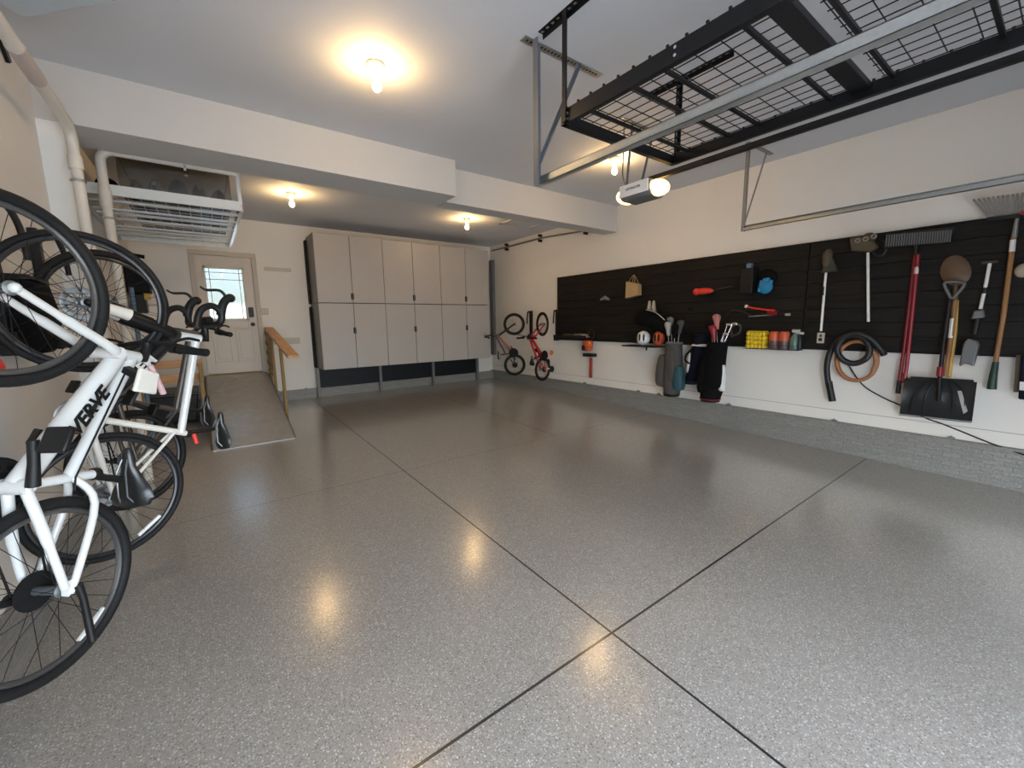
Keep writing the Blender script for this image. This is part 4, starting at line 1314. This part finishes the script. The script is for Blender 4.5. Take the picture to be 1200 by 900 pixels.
# ---- upper shelf with black bag, pale shoes, helmets
us = thing('wall_shelf', 'black shelf on the slat panel holding the helmets', 'shelf', w(755, 404, .1))
pa, pb = w(735, 403.5, .10), w(775, 405.5, .10)
MB().bb((WX - .24, pb.y, pa.z - .025), (WX, pa.y, pa.z - .005)).build('board', BLACK, us)
MB().tube([(WX - .02, (pa.y + pb.y) / 2, pa.z - .02), (WX - .02, (pa.y + pb.y) / 2, pa.z - .09)], .012, 8).build('bracket', BLACK, us)
zs = pa.z - .005


def helmet(p, label, mt, vent, hy=.112):
    h = thing('bike_helmet', label, 'helmet', (p.x, p.y, zs))
    p = V((p.x, p.y, zs + .115))
    MB().sph(p, (.10, hy, .115), 20).build('shell', mt, h)
    v = MB()
    for k in (-1, 0, 1):
        for z_ in (.12,):
            a = k * .62
            r_ = math.sqrt(1 - z_ * z_)
            q = p + V((-.10 * cos(a) * r_ * .97, hy * sin(a) * r_ * .97, .115 * z_))
            v.sph(q, (.016, .017, .062), 10)
    v.build('vents', vent, h)


helmet(w(754, 394, .12), 'white and black bike helmet on the black wall shelf', WHITEP, BLACK)
helmet(w(772, 396, .12), 'orange bike helmet beside the white one on the shelf', ORANGERED, BLACKM, .085)
bb_ = thing('duffel_bag', 'black duffel bag with pale piping above the helmets', 'bag', w(770, 385, .12))
MB().loft([[V((WX - .13 + .10 * cos(a) * s_, p.y, p.z + .14 * s_ * sin(a))) for a in [k * 2 * pi / 12 for k in range(12)]] for p, s_ in ((w(748, 374, .12), .6), (w(752, 372, .12), .95), (w(764, 374, .12), 1.05), (w(778, 380, .12), 1.0), (w(783, 384, .12), .6))]).build('body', BLACKFAB, bb_)
MB().tube(smoothpts([w(757, 363, .24), w(768, 366, .255), (w(779, 375, .245))], 5), .007, 8).build('piping', mat('pale_piping', (.42, .40, .36), .6), bb_)
for i, (px, py) in enumerate(((761, 360), (766, 360))):
    p = w(px, py, .10)
    s = thing('shoe', ('left', 'right')[i] + ' one of two beige shoes stood on the black duffel bag', 'shoe', p + V((0, 0, -.05)))
    MB().loft([[p + V((.035 * cos(a) * ww, .028 * sin(a) * ww, t)) for a in [k * 2 * pi / 10 for k in range(10)]] for t, ww in ((-.05, 1.2), (-.02, 1.1), (.04, .85), (.08, .7), (.10, .4))]).build('upper', TAN, s)
    MB().box(p + V((0, 0, -.055)), (.08, .065, .012)).build('sole', WHITEP, s, bevel=.004)

# ---- golf bags
def ring(c, rx, ry, n=18, tilt=0):
    return [V((c.x + rx * cos(2 * pi * k / n), c.y + ry * sin(2 * pi * k / n), c.z + tilt * sin(2 * pi * k / n))) for k in range(n)]


def cs2(a):
    return math.copysign(abs(cos(a)) ** .6, cos(a))


def sn2(a):
    return math.copysign(abs(sin(a)) ** .6, sin(a))


def golf_bag(label, cs_, body, accent, pocket, rims, clubs, name='golf_bag', sk=0.0):
    base = cs_[-1][0]
    g = thing(name, label, 'golf bag', (base.x, base.y, base.z), 'hung golf bags')
    MB().loft([ring(c, a, b) for c, a, b in cs_]).build('body', body, g)
    t = cs_[0]
    MB().torus(t[0], (0, 0, 1), t[2] * .98, (.014, .016), 28, 8).build('collar', rims, g)
    bt = cs_[-1]
    MB().lathe(bt[0] - V((0, 0, .035)), (0, 0, 1), [(0, bt[2] * .95), (.04, bt[2] * 1.04)], 20).build('base_cap', BLACK, g)
    for (c, r, mt, nm) in pocket:
        c = V(c)
        MB().loft([[V((c.x + r[0] * k_ * cs2(2 * pi * q / 16), c.y + sk * h_ + r[1] * k_ * sn2(2 * pi * q / 16), c.z + r[2] * h_)) for q in range(16)] for h_, k_ in ((-1, .55), (-.93, .85), (-.7, 1), (-.2, 1.02), (.3, .92), (.75, .75), (.95, .55), (1, .3))]).build(nm, mt, g)
    return g


def club(p0, p1, label, kind='iron', cover=None):
    c = thing('golf_club', label, 'golf club', p0, 'golf clubs in the hung bags')
    MB().tube([p0, p1], .006, 8).build('shaft', CHROME, c)
    d = (V(p1) - V(p0)).normalized()
    if kind == 'iron':
        MB().box(V(p1) + V((-.0, -.025, .005)), (.02, .075, .035)).build('club_head', CHROME, c, bevel=.008)
    else:
        MB().loft([ring(V(p1) - d * .09, .022, .022, 12), ring(V(p1) - d * .0, .03, .034, 12), ring(V(p1) + d * .07, .045, .055, 12), ring(V(p1) + d * .10, .035, .045, 12), ring(V(p1) + d * .115, .01, .015, 12)]).build('head_cover', cover, c)
    return c


# grey + teal bag
oG = .19
A = [(w(790, 402, oG), .105, .115), (w(789, 420, oG), .115, .13), (w(788, 440, oG), .12, .145), (w(788, 452, oG), .115, .135), (w(787, 461, oG), .105, .115)]
golf_bag('grey golf bag with teal pocket hung left of the other bags', A, GREYFAB, TEAL,
         [(w(796, 443, oG + .05), (.08, .075, .18), TEAL, 'teal_pocket'), (w(777, 434, oG + .0), (.09, .095, .24), GREYFAB, 'side_pocket'), (w(787, 427, oG + .09), (.035, .055, .24), GREYFAB, 'front_pocket')], GREYP, None)
club(w(788, 408, oG), w(786, 380, oG - .04), 'grey covered golf club standing in the grey bag', 'wood', GREYP)
club(w(794, 408, oG), w(797, 384, oG - .03), 'tall grey club cover leaning right out of the grey bag', 'wood', GREYFAB)
club(w(784, 408, oG + .03), w(783, 386, oG + .03), 'white faced club cover at the left of the grey bag', 'wood', mat('dull_white_cover', (.38, .37, .36), .6))
club(w(790, 408, oG + .05), w(791, 389, oG + .05), 'black club cover at the front of the grey bag', 'wood', BLACKFAB)
# navy bag behind
oN = .115
A = [(w(823, 392, oN), .085, .10), (w(819, 410, oN), .088, .105), (w(814, 432, oN), .088, .105), (w(810, 447, oN), .08, .095)]
golf_bag('navy and white golf bag hung behind the black one', A, NAVY, WHITEFAB,
         [(w(810, 426, oN + .03), (.05, .055, .15), WHITEFAB, 'white_pocket'), (w(821, 404, oN + .0), (.092, .109, .022), WHITEFAB, 'white_band')], NAVY, None)
# black bag with red rim
oB = .33
A = [(w(841, 402, oB), .12, .125), (w(838, 420, oB), .13, .135), (w(835, 445, oB), .14, .145), (w(834, 458, oB), .135, .14), (w(832, 467, oB), .12, .125)]
gb = golf_bag('black golf bag with red base piping and white side stripe', A, BLACKFAB, RED,
         [(w(846.5, 443, oB + .04), (.045, .035, .17), WHITEFAB, 'white_stripe'), (w(827, 440, oB + .03), (.10, .09, .24), BLACKFAB, 'side_pocket'), (w(837, 432, oB + .10), (.05, .10, .26), BLACKFAB, 'front_pocket')], BLACKFAB, None)
MB().torus(w(832, 467, oB), (0, 0, 1), .128, .006, 28, 8).build('red_base_piping', RED, gb)
MB().tube(smoothpts([w(812, 408, oN + .1), w(805, 415, oN + .12), w(803, 422, oN + .12), w(808, 426, oN + .12)], 5), .012, 8).build('carry_strap', BLACKFAB, gb)
club(w(841, 405, oB), w(840, 378, oB - .05), 'dusty pink club cover in the black bag', 'wood', PINK)
club(w(836, 405, oB), w(833, 388, oB - .03), 'navy club cover standing between the two right bags', 'wood', NAVY)
club(w(845, 405, oB), w(852, 381, oB - .03), 'steel iron club leaning right from the black bag', 'iron')
club(w(847, 405, oB), w(858, 380, oB - .05), 'steel iron club furthest right in the black bag', 'iron')
club(w(843, 405, oB + .04), w(848, 392, oB + .03), 'short steel iron club at the front of the black bag', 'iron')
club(w(838, 405, oB + .04), w(836, 391, oB + .04), 'small red club cover at the rim of the black bag', 'wood', RED)

# ---- red snow brush/ torch on hooks
rb = thing('hand_brush', 'bright red hand tool with thin rod lying on hooks above the golf bags', 'hand tool', w(830, 345, .06))
MB().sph(w(824, 341.3, .08), (.04, .15, .045), 16).sph(w(816, 342, .09), (.035, .05, .05), 12).build('head', BRIGHTRED, rb)
MB().box(w(826, 345, .07), (.05, .22, .02)).build('bristles', BLACKM, rb, bevel=.005)
MB().tube([w(836, 340.5, .07), w(858, 335, .07)], .008, 8).build('rod', OLIVE, rb)

# ---- black bin pair with blue things
bn = thing('wall_bin', 'tall black wall bin holding blue items on the slat panel', 'bin', w(882, 342, .08))
p0, p1 = w(872, 345, 0), w(889, 314, 0)
MB().bb((WX - .14, p1.y, p0.z), (WX - .001, p0.y, p1.z)).build('box', BLACK, bn, bevel=.01)
o = MB().bb((WX - .10, w(881, 315, .08).y, p1.z), (WX - .04, w(875, 315, .08).y, p1.z + .06)).build('blue_box', DBLUE, bevel=.006)
tag(o, 'slate blue box standing in the tall black wall bin', 'box')
bl = thing('work_glove', 'bright blue dotted work glove on the slat panel', 'glove', w(897, 343, .08))
MB().sph(w(897, 336, .08), (.05, .085, .085), 16).build('palm', BLUE, bl)
for k, (px, py) in enumerate(((892, 331), (896, 328.5), (900, 328), (903.5, 330.5))):
    MB().tube([w(897, 336, .08), w(px, py, .09), w(px + .6, py - 2.5, .09)], [.03, .026, .02], 10).build('finger', BLUE, bl)
MB().tube([w(894, 337, .09), w(890, 339, .10), w(889.5, 342, .10)], [.03, .026, .02], 10).build('thumb', BLUE, bl)
bh = MB().sph(w(899, 325, .04), (.03, .11, .10), 14).build('backing_glove', BLACKFAB)
tag(bh, 'black glove hanging behind the bright blue glove', 'glove')

# ---- long red tool + grey rod
rt = thing('snow_brush', 'long red handled brush lying on hooks over the wire basket', 'brush', w(893, 363, .07))
MB().tube([w(874, 359, .07), w(882, 361, .07), w(897, 363, .07), w(908, 364, .07)], [.014, .012, .012, .016], 10).build('handle', BRIGHTRED, rt)
MB().sph(w(874.5, 359, .07), .022, 12).build('tip', WHITEP, rt)
br = MB()
for k in range(9):
    q = w(900 + k * 1.3, 364.5, .07)
    br.box(q + V((0, 0, -.025)), (.02, .008, .05))
br.build('bristles', RED, rt)
tr = MB().tube([w(877, 371, .06), w(905, 369, .06)], .009, 8).build('steel_rod', DKSTEEL)
tag(tr, 'thin grey rod on hooks under the long red brush', 'rod')
kn = thing('putty_knife', 'small knife with pale tip right of the long red brush', 'knife', w(921, 369, .05))
MB().tube([w(913, 368, .05), w(920, 368.5, .05)], .014, 8).build('handle', BLACK, kn)
MB().box(w(923, 368.6, .05), (.006, .06, .03)).build('blade', CHROME, kn, bevel=.002)
hd = thing('headphones', 'tangled black cord with dull tan loop beside the wire basket', 'cord', w(866, 382, .1))
MB().tube(smoothpts([w(858, 395, .1), w(857, 385, .1), w(863, 380, .1), w(868, 383, .1), w(866, 390, .1), w(860, 393, .1)], 5), .014, 8).build('loop', OLIVE, hd)
MB().tube(smoothpts([w(850, 372, .06), w(858, 364, .06), w(872, 366, .06), w(885, 372, .06)], 5), .008, 8).build('cord', DGREYP, hd)

# ---- wire basket with yellow balls, cans, bottle
wb = thing('wire_basket', 'black wire basket shelf below the slat panel full of yellow balls and cans', 'basket', w(900, 409, .1))
ba, bc = w(874, 408, .10), w(938, 411.5, .10)
zb = ba.z
y_hi, y_lo, D = ba.y, bc.y, .17
q = MB()
ym = w(899, 409, .10).y
for k in range(5):
    q.tube([(WX - D, y_hi, zb + k * .052), (WX - D, ym, zb + k * .052)], .0018, 6)
for k in range(8):
    yy = ym + (y_hi - ym) * k / 7
    q.tube([(WX - D, yy, zb), (WX - D, yy, zb + .21)], .0015, 6)
for k in range(8):
    xx = WX - D + D * k / 8
    q.tube([(xx, y_hi, zb), (xx, y_lo, zb)], .0025, 6)
for zz in (0, .05):
    q.tube([(WX - D, ym, zb + zz), (WX - D, y_lo, zb + zz)], .003, 6)
    q.tube([(WX - D, y_lo, zb + zz), (WX - .003, y_lo, zb + zz)], .003, 6)
    q.tube([(WX - D, y_hi, zb + zz), (WX - .003, y_hi, zb + zz)], .003, 6)
q.build('wire_frame', BLACK, wb)
bi = 0
for lay in range(4):
    for k in range(5):
        for j in range(2):
            yy = y_hi - .04 - k * (y_hi - ym - .08) / 4
            o = MB().sph((WX - .125 + j * .065, yy, zb + .036 + lay * .052), .034, 14).build('tennis_ball', YELLOW)
            tag(o, 'yellow ball in the wire basket beneath the slat panel', 'ball', 'yellow balls in the wire basket')
for k, px in enumerate((906.5, 918)):
    p = w(px, 409, .11)
    c = thing('spray_can', ('left', 'right')[k] + ' one of two orange and black cans on the wire shelf', 'can', (p.x, p.y, zb + .004))
    MB().lathe((p.x, p.y, zb + .004), (0, 0, 1), [(0, .055), (.005, .058), (.10, .058), (.105, .058)], 20).build('body', mat('dark_can_label', (.10, .06, .06), .4, var=.5, scale=25), c)
    MB().lathe((p.x, p.y, zb + .106), (0, 0, 1), [(0, .0585), (.085, .0585), (.11, .05), (.115, .02)], 20).build('top_band', ORANGERED, c)
p = w(930, 410, .11)
c = thing('spray_bottle', 'translucent green spray bottle with grey trigger on the wire shelf', 'spray bottle', (p.x, p.y, zb + .004))
MB().lathe((p.x, p.y, zb + .004), (0, 0, 1), [(0, .042), (.008, .047), (.12, .047), (.16, .032), (.185, .018), (.195, .018)], 18).build('bottle', mat('green_bottle', (.10, .17, .14), .25), c)
MB().box((p.x, p.y - .01, zb + .225), (.035, .085, .04)).build('trigger_head', mat('pale_grey_trigger', (.42, .42, .42), .4), c, bevel=.01)
MB().tube([(p.x, p.y - .03, zb + .215), (p.x, p.y - .05, zb + .17)], [.010, .006], 8).build('trigger', GREYP, c)
p = w(936, 410, .10)
c = thing('spray_bottle', 'small white nozzled bottle at the right end of the wire shelf', 'spray bottle', (p.x, p.y, zb + .004))
MB().lathe((p.x, p.y, zb + .004), (0, 0, 1), [(0, .03), (.006, .033), (.13, .033), (.16, .018), (.19, .014)], 16).build('bottle', DGREYP, c)
MB().box((p.x, p.y, zb + .20), (.03, .08, .03)).build('nozzle', mat('pale_grey_trigger', (.42, .42, .42), .4), c, bevel=.008)

# ---- outlet on panel
ol = thing('power_outlet', 'beige power outlet at the bottom of the slat panel under the pole', 'outlet', w(962, 396, 0))
p = w(962, 396, 0)
MB().bb((WX - .012, p.y - .037, p.z - .06), (WX - .001, p.y + .037, p.z + .06)).build('plate', mat('beige_plate', (.50, .45, .38), .4), ol, bevel=.004)
MB().bb((WX - .022, p.y - .016, p.z - .035), (WX - .011, p.y + .016, p.z - .002)).build('plug', BLACK, ol, bevel=.004)
MB().bb((WX - .0135, p.y - .010, p.z + .012), (WX - .0115, p.y + .010, p.z + .04)).build('socket', DGREYP, ol)

# ---- attachment poles
ed = thing('edger_attachment', 'white pole tool with dull trimmer guard, left of the two', 'garden tool', w(962, 388, .06))
MB().tube([w(962, 388, .05), w(966, 341, .06), w(968, 318, .06)], .013, 10).build('pole', WHITEP, ed)
MB().tube([w(964.5, 346, .06), w(965.5, 336, .06)], .0165, 10).build('coupler', BLACK, ed)
MB().loft([ring(w(968, 316, .07), .02, .02, 12), ring(w(969, 308, .08), .04, .045, 12), ring(w(970, 298, .08), .045, .05, 12), ring(w(971, 292, .07), .02, .025, 12)]).build('gear_head', TROWN, ed)
MB().prism([w(971, 300, .05), w(976, 299, .05), w(983, 318, .05), w(964, 320, .05)], (-.05, 0, 0)).build('guard', OLIVE, ed, bevel=.006)
st = thing('trimmer_attachment', 'white pole tool with brown gear head beside the grey rake', 'garden tool', w(1017, 377, .06))
MB().tube([w(1017.5, 377, .05), w(1017, 296, .06)], .013, 10).build('pole', WHITEP, st)
MB().prism([w(998, 280, .04), w(1010, 278, .04), w(1026, 283, .04), w(1031, 290, .04), w(1022, 296, .04), w(1000, 295, .04)], (-.09, 0, 0)).build('guard', TROWN, st, bevel=.015)
MB().sph(w(1018, 279, .08), (.045, .06, .055), 14).build('gear_head', TROWN, st)
for dx, dy in ((-13, 4), (-3.5, 2), (6, -1)):
    MB().torus(w(1018 + dx, 278 + dy, .135), (1, 0, 0), .018, .008, 16, 8).build('washer', mat('dull_steel_pale', (.26, .24, .19), .45, metal=.4), st)
MB().tube(smoothpts([w(1022, 292, .06), w(1026, 299, .06), w(1034, 299, .06), w(1038, 293, .06), w(1036, 288, .06)], 5), .012, 8).build('loop_handle', DGREYP, st)

# ---- hoses
hs_ = thing('vacuum_hose', 'coiled black hose hanging on the wall under the slat panel', 'hose', w(1000, 400, .1))
cen = w(998, 402, .09)
pts = [w(975, 468, .05), w(971, 450, .06), w(969, 432, .07), w(972, 415, .08), w(981, 400, .10), w(997, 393, .10), w(1012, 397, .10), w(1019, 408, .10), w(1015, 420, .10), w(1001, 426, .10), w(987, 421, .12), w(981, 409, .14), w(988, 396, .15), (w(1005, 391, .15)), w(1020, 397, .13), w(1031, 408, .10), w(1036, 416, .07)]
sp_ = smoothpts(pts, 12)
MB().tube(sp_, [.0285 + (.003 if i % 2 else 0) for i in range(len(sp_))], 12).build('hose', DGREYP, hs_)
MB().tube([w(971, 447, .06), w(973.5, 460, .055), w(975.5, 470, .05)], [.036, .034, .036], 12).build('end_cuff', BLACK, hs_)
oh = thing('air_hose', 'orange-brown coiled hose hanging within the black hose', 'hose', w(1004, 420, .06))
pts = []
for k in range(60):
    a = k / 59 * 2 * pi * 2.4 + 1.9
    rx, ry = 22 + (k % 20) * .12, 23
    pts.append(w(1004 + cos(a) * rx, 423 - sin(a) * ry, .05 + .02 * (k / 59)))
MB().tube(pts, .020, 10).build('coil', HOSE, oh)
hh = thing('hose_hanger', 'black wall hanger bar holding the hose coils', 'hanger', w(1008, 390, .08))
MB().tube([w(994, 389, .003), w(994, 389, .12), w(1024, 388, .12), w(1024, 388, .003)], .008, 8).build('bar', BLACK, hh)

# ---- long cord on the wall
cd_ = MB().tube(smoothpts([w(992, 424, .0), w(1010, 450, -.035), w(1035, 466, -.035), w(1060, 477, -.035), w(1085, 490, -.035), w(1105, 497, -.035), w(1130, 507, -.035), w(1165, 521, -.004), w(1200, 533, 0), w(1240, 545, 0)], 6), .0065, 8).build('extension_cord', BLACK)
tag(cd_, 'black power cord trailing down the white wall behind the snow shovel', 'cord')

# ---- grey rake head + red handled tools
rk_ = thing('landscape_rake', 'wide grey toothed rake hung near the top of the slat panel with red handle', 'rake', w(1060, 455, .05))
MB().prism([w(1034, 282, .06), w(1060, 272, .06), w(1120, 266, .06), w(1118, 272, .06), w(1108, 284, .06), w(1040, 291, .06)], (-.025, 0, 0)).build('rake_head', DGREYP, rk_, bevel=.006)
t = MB()
for k in range(26):
    px = 1038 + k * 3
    t.tube([w(px, 289 - k * .22, .09), w(px + 1.5, 275 - k * .22, .10)], .006, 6)
t.build('teeth', GREYP, rk_)
MB().tube([w(1073, 296, .05), w(1067, 350, .06), w(1058, 420, .05), w(1053, 452, .04)], .016, 10).build('handle', RED, rk_)
MB().tube([w(1054, 446, .04), w(1052.3, 461, .04)], .019, 10).build('grip', BLACK, rk_)
MB().tube([w(1074, 284, .06), w(1073, 299, .055)], .022, 10).build('socket', BLACK, rk_)
bc_ = thing('bolt_cutter', 'second red handle with pale band beside the rake handle', 'garden tool', w(1062, 445, .05))
MB().tube([w(1076, 298, .09), w(1070, 360, .10), (w(1063.5, 420, .09)), w(1061, 440, .08)], .016, 10).build('handle', RED, bc_)
MB().tube([w(1074.3, 313, .092), w(1073.6, 321, .094)], .0175, 10).build('label_band', mat('pinkish_label', (.62, .45, .42), .5), bc_)
MB().tube([w(1060.7, 437, .08), w(1059.6, 449, .08)], .019, 10).build('grip', RED, bc_)

# ---- snow shovel
ss = thing('snow_shovel', 'black snow shovel hung blade down with grey D handle', 'shovel', w(1100, 490, .06))
rows = []
for j in range(6):
    tt_ = j / 5
    row = []
    lft = V((1060 - 6 * tt_, 443 + 42 * tt_)); rgt = V((1145 - 6 * tt_, 448 + 46 * tt_))
    for i in range(11):
        s_ = i / 10
        px = lft.x + (rgt.x - lft.x) * s_; py = lft.y + (rgt.y - lft.y) * s_
        curve = .05 + .10 * sin(pi * (.15 + .7 * tt_)) + .012 * cos(s_ * pi * 8) * sin(pi * tt_)
        row.append(w(px, py, curve))
    rows.append(row)
vs = [p for r_ in rows for p in r_] + [p + V((.008, 0, 0)) for r_ in rows for p in r_]
fs = []
n = 66
for j in range(5):
    for i in range(10):
        a = j * 11 + i
        fs.append((a, a + 1, a + 12, a + 11)); fs.append((n + a, n + a + 11, n + a + 12, n + a + 1))
edge = [i for i in range(11)] + [11 * j + 10 for j in range(1, 6)] + [55 + i for i in range(9, -1, -1)] + [11 * j for j in range(4, 0, -1)]
for q in range(len(edge)):
    a, b = edge[q], edge[(q + 1) % len(edge)]
    fs.append((a, n + a, n + b, b))
bld = MB().add(vs, fs).build('blade', DGREYP, ss)
rb_ = MB()
for s_ in (.12, .30, .70, .88):
    rb_.tube(smoothpts([w(1060 + 85 * (.5 + (s_ - .5) * .45), 446, .125), w(1058 + 85 * (.5 + (s_ - .5) * .9), 462, .17), w(1055 + 85 * s_, 484, .12)], 5), .006, 6)
rb_.build('ribs', BLACK, bld)
MB().tube([w(1053.5, 486, .085), w(1138.5, 495, .085)], .006, 8).build('wear_strip', DKSTEEL, bld)
MB().prism([w(1122, 458, .185), w(1127, 458, .185), w(1134, 482, .13), w(1129, 485, .13)], (-.004, 0, 0)).build('scuff', mat('pale_scuff', (.34, .31, .29), .6, var=.3), bld)
MB().prism([w(1068, 441, .06), w(1141, 445, .06), w(1142, 450, .06), w(1067, 446, .06)], (-.03, 0, 0)).build('blade_top', BLACK, ss, bevel=.005)
MB().tube([w(1100, 470, .18), w(1101, 445, .13), w(1106, 400, .10), w(1114, 350, .085)], [.016, .018, .016, .015], 10).build('shaft', BLACK, ss)
MB().tube([w(1101, 441, .14), w(1102, 430, .13)], .024, 12).build('shaft_collar', RED, ss)
MB().tube(smoothpts([w(1115, 351, .085), w(1112, 345, .085), w(1107, 335, .085), w(1108, 331, .085), w(1118, 330, .085), w(1128, 331, .085), w(1130, 334, .085), w(1123, 343, .085), w(1116, 350, .085)], 4), .0125, 10).build('d_handle', GREYP, ss)

# ---- round spade
sp2 = thing('round_spade', 'rusty round-point spade hung blade up with wooden handle', 'shovel', w(1110, 440, .04))
rings = []
cpx, cpy = 1120, 319
pts2 = []
for k in range(20):
    a = 2 * pi * k / 20
    rx, ry = 18.5, (20 if sin(a) > 0 else 16)
    pts2.append((cpx + rx * cos(a), cpy - ry * sin(a)))
mesh_ = MB()
r0 = [w(x, y, .035) for x, y in pts2]
r1 = [w(cpx + (x - cpx) * .6, cpy + (y - cpy) * .6, .055) for x, y in pts2]
r2 = [w(cpx + (x - cpx) * .15, cpy + (y - cpy) * .15, .06) for x, y in pts2]
rb0 = [p + V((.006, 0, 0)) for p in r0]
rb1 = [p + V((.006, 0, 0)) for p in r1]
mesh_.loft([rb1, rb0, r0, r1, r2])
mesh_.build('blade', RUST, sp2)
MB().tube([w(1120, 330, .05), w(1119.5, 352, .05)], [.016, .02], 10).build('socket', RUST, sp2)
MB().tube([w(1119.5, 350, .05), w(1116, 385, .05), w(1108, 441, .045)], .0185, 10).build('handle', HANDLEW, sp2)
MB().tube([w(1116.7, 373, .05), w(1114, 396, .05)], .0195, 10).build('label_wrap', WHITEP, sp2)
yh = MB().tube([w(1121, 352, .03), w(1119, 390, .03), w(1112, 442, .03)], .016, 10).build('tool_handle', YELW)
tag(yh, 'yellow wooden tool handle right of the rusty spade handle', 'handle')

# ---- grey pole tool
pt = thing('pole_tool_attachment', 'white pole tool with grey plastic motor left of the leaf rake', 'garden tool', w(1132, 428, .06))
MB().tube([w(1160, 308, .06), w(1156, 330, .06), w(1149, 362, .06)], .013, 10).build('pole', WHITEP, pt)
MB().tube([w(1154.5, 337, .06), w(1153, 344, .06)], .018, 10).build('lock_collar', BLACK, pt)
MB().box(w(1160, 307, .06), (.03, .10, .025)).build('pole_tip', OLIVE, pt, bevel=.006)
MB().prism([w(1142, 364, .04), w(1154, 363, .04), w(1155, 372, .04), w(1139, 374, .04)], (-.07, 0, 0)).build('upper_housing', GREYP, pt, bevel=.012)
MB().tube([w(1146, 372, .07), w(1142, 392, .07)], .022, 12).build('neck', BLACK, pt)
MB().prism([w(1136, 396, .03), w(1147, 399, .03), w(1149, 404, .03), w(1142, 429, .03), w(1138, 426, .03), w(1131, 425, .03), w(1127, 429, .03), w(1126, 426, .03), w(1131, 402, .03)], (-.10, 0, 0)).build('motor_housing', GREYP, pt, bevel=.012)

# ---- leaf rake, tines up
lr = thing('leaf_rake', 'wooden handled leaf rake hung tines up at the right end', 'rake', w(1163, 455, .05))
MB().tube([w(1188, 277, .06), w(1176, 370, .06), w(1166, 428, .05)], .017, 10).build('handle', HANDLEW, lr)
MB().tube([w(1187.2, 281, .06), w(1185.8, 295, .06)], .0185, 10).build('label_wrap', WHITEP, lr)
MB().tube([w(1167, 424, .05), w(1164, 440, .05), w(1162, 456, .05)], [.021, .026, .031], 12).build('grip', GREEN, lr)
MB().tube([w(1192, 256, .07), w(1188.5, 278, .06)], [.014, .02], 10).build('socket', DKSTEEL, lr)
tn = MB()
for k in range(17):
    s_ = k / 16
    a = w(1158 + s_ * 58, 253 - s_ * 6, .07); b = w(1141 + s_ * 92, 234 - s_ * 12, .085)
    tn.beam(a, b, .017, .004, (1, 0, 0))
    tn.beam(b, b + V((-.03, 0, -.012)), .015, .004, (0, 1, 0))
tn.build('tines', mat('zinc_tine', (.20, .185, .17), .45, metal=.5), lr)
MB().prism([w(1157, 255, .065), w(1218, 248, .065), w(1218, 252, .065), w(1157, 260, .065)], (-.02, 0, 0)).build('head_bar', BLACK, lr)
MB().beam(w(1196, 249.5, .09), w(1216, 247.5, .09), .02, .03).build('red_brace', RED, lr)

# ---- items at the right edge
bm_ = thing('push_broom', 'brown wooden tool hanging at the right edge of the wall', 'broom', w(1192, 458, .04))
MB().prism([w(1191, 416, .02), w(1199, 416, .02), w(1197, 459, .02), w(1188, 459, .02)], (-.04, 0, 0)).build('block', mat('dark_brown_wood', (.10, .07, .045), .6), bm_, bevel=.005)
fl = thing('hanging_banner', 'navy and white cloth roll hanging at the far right edge', 'banner', w(1200, 469, .06))
MB().prism([w(1197, 416, .06), w(1214, 416, .06), w(1212, 469, .06), w(1193.5, 467, .06)], (-.05, 0, 0)).build('cloth', NAVY, fl, bevel=.01)
MB().prism([w(1195, 447, .111), w(1214, 449, .111), w(1213.5, 459, .111), w(1194.5, 457, .111)], (-.004, 0, 0)).build('white_band', WHITEFAB, fl)
gl = MB().sph(w(1199, 317, .06), (.04, .05, .06), 12).build('cloth_glove', TAN)
tag(gl, 'beige cloth bundle hung at the right edge of the slat panel', 'glove')

# ---- anchor bolts on the curbs
bolt = None
for (px, py) in ((685, 448.5), (748, 457), (772, 460), (854, 472), (978, 490), (1115, 510)):
    p = at(0, CURB_X + .012, px, py)
    q = MB().box((CURB_X + .012, p.y, .372), (.035, .05, .016)); q.cyl((CURB_X + .012, p.y, .37), (CURB_X + .012, p.y, .392), .010, seg=8)
    o = q.build('anchor_bolt', DKSTEEL)
    tag(o, 'small steel anchor bolt and plate on top of the concrete curb', 'bolt', 'anchor bolts along the curb')

for xx in (.95, 1.42):
    q = MB().box((xx, 8.575, .347), (.06, .03, .016)); q.cyl((xx, 8.575, .345), (xx, 8.575, .37), .010, seg=8)
    tag(q.build('anchor_bolt', DKSTEEL), 'small steel anchor bolt on the back curb between ramp and cabinets', 'bolt', 'anchor bolts on the back curb')

# ================================================================== LIGHT
wd = bpy.data.worlds.new('sky'); SC.world = wd
wd.use_nodes = True
bg = wd.node_tree.nodes['Background']
sk = wd.node_tree.nodes.new('ShaderNodeTexSky')
sk.sky_type = 'NISHITA'
sk.sun_disc = False
sk.sun_elevation = radians(38); sk.sun_rotation = radians(60)
sk.air_density = 1.0; sk.dust_density = 3.0
mixn = wd.node_tree.nodes.new('ShaderNodeMixRGB')
mixn.inputs['Fac'].default_value = 0.8
mixn.inputs['Color2'].default_value = (.91, .965, 1.0, 1)
wd.node_tree.links.new(sk.outputs[0], mixn.inputs['Color1'])
wd.node_tree.links.new(mixn.outputs[0], bg.inputs['Color'])
bg.inputs['Strength'].default_value = 3.1
pl_ = bpy.data.lights.new('daylight_portal', 'AREA'); pl_.shape = 'RECTANGLE'; pl_.size = OX1 - OX0; pl_.size_y = OZ
pl_.cycles.is_portal = True
po = bpy.data.objects.new('daylight_portal', pl_); COL.objects.link(po)
po.location = ((OX0 + OX1) / 2, YF - .06, OZ / 2); po.rotation_euler = (radians(90), 0, 0)

vs_ = SC.view_settings
vs_.view_transform = 'Standard'; vs_.look = 'None'; vs_.gamma = 1; vs_.use_curve_mapping = False
vs_.exposure = 1.55
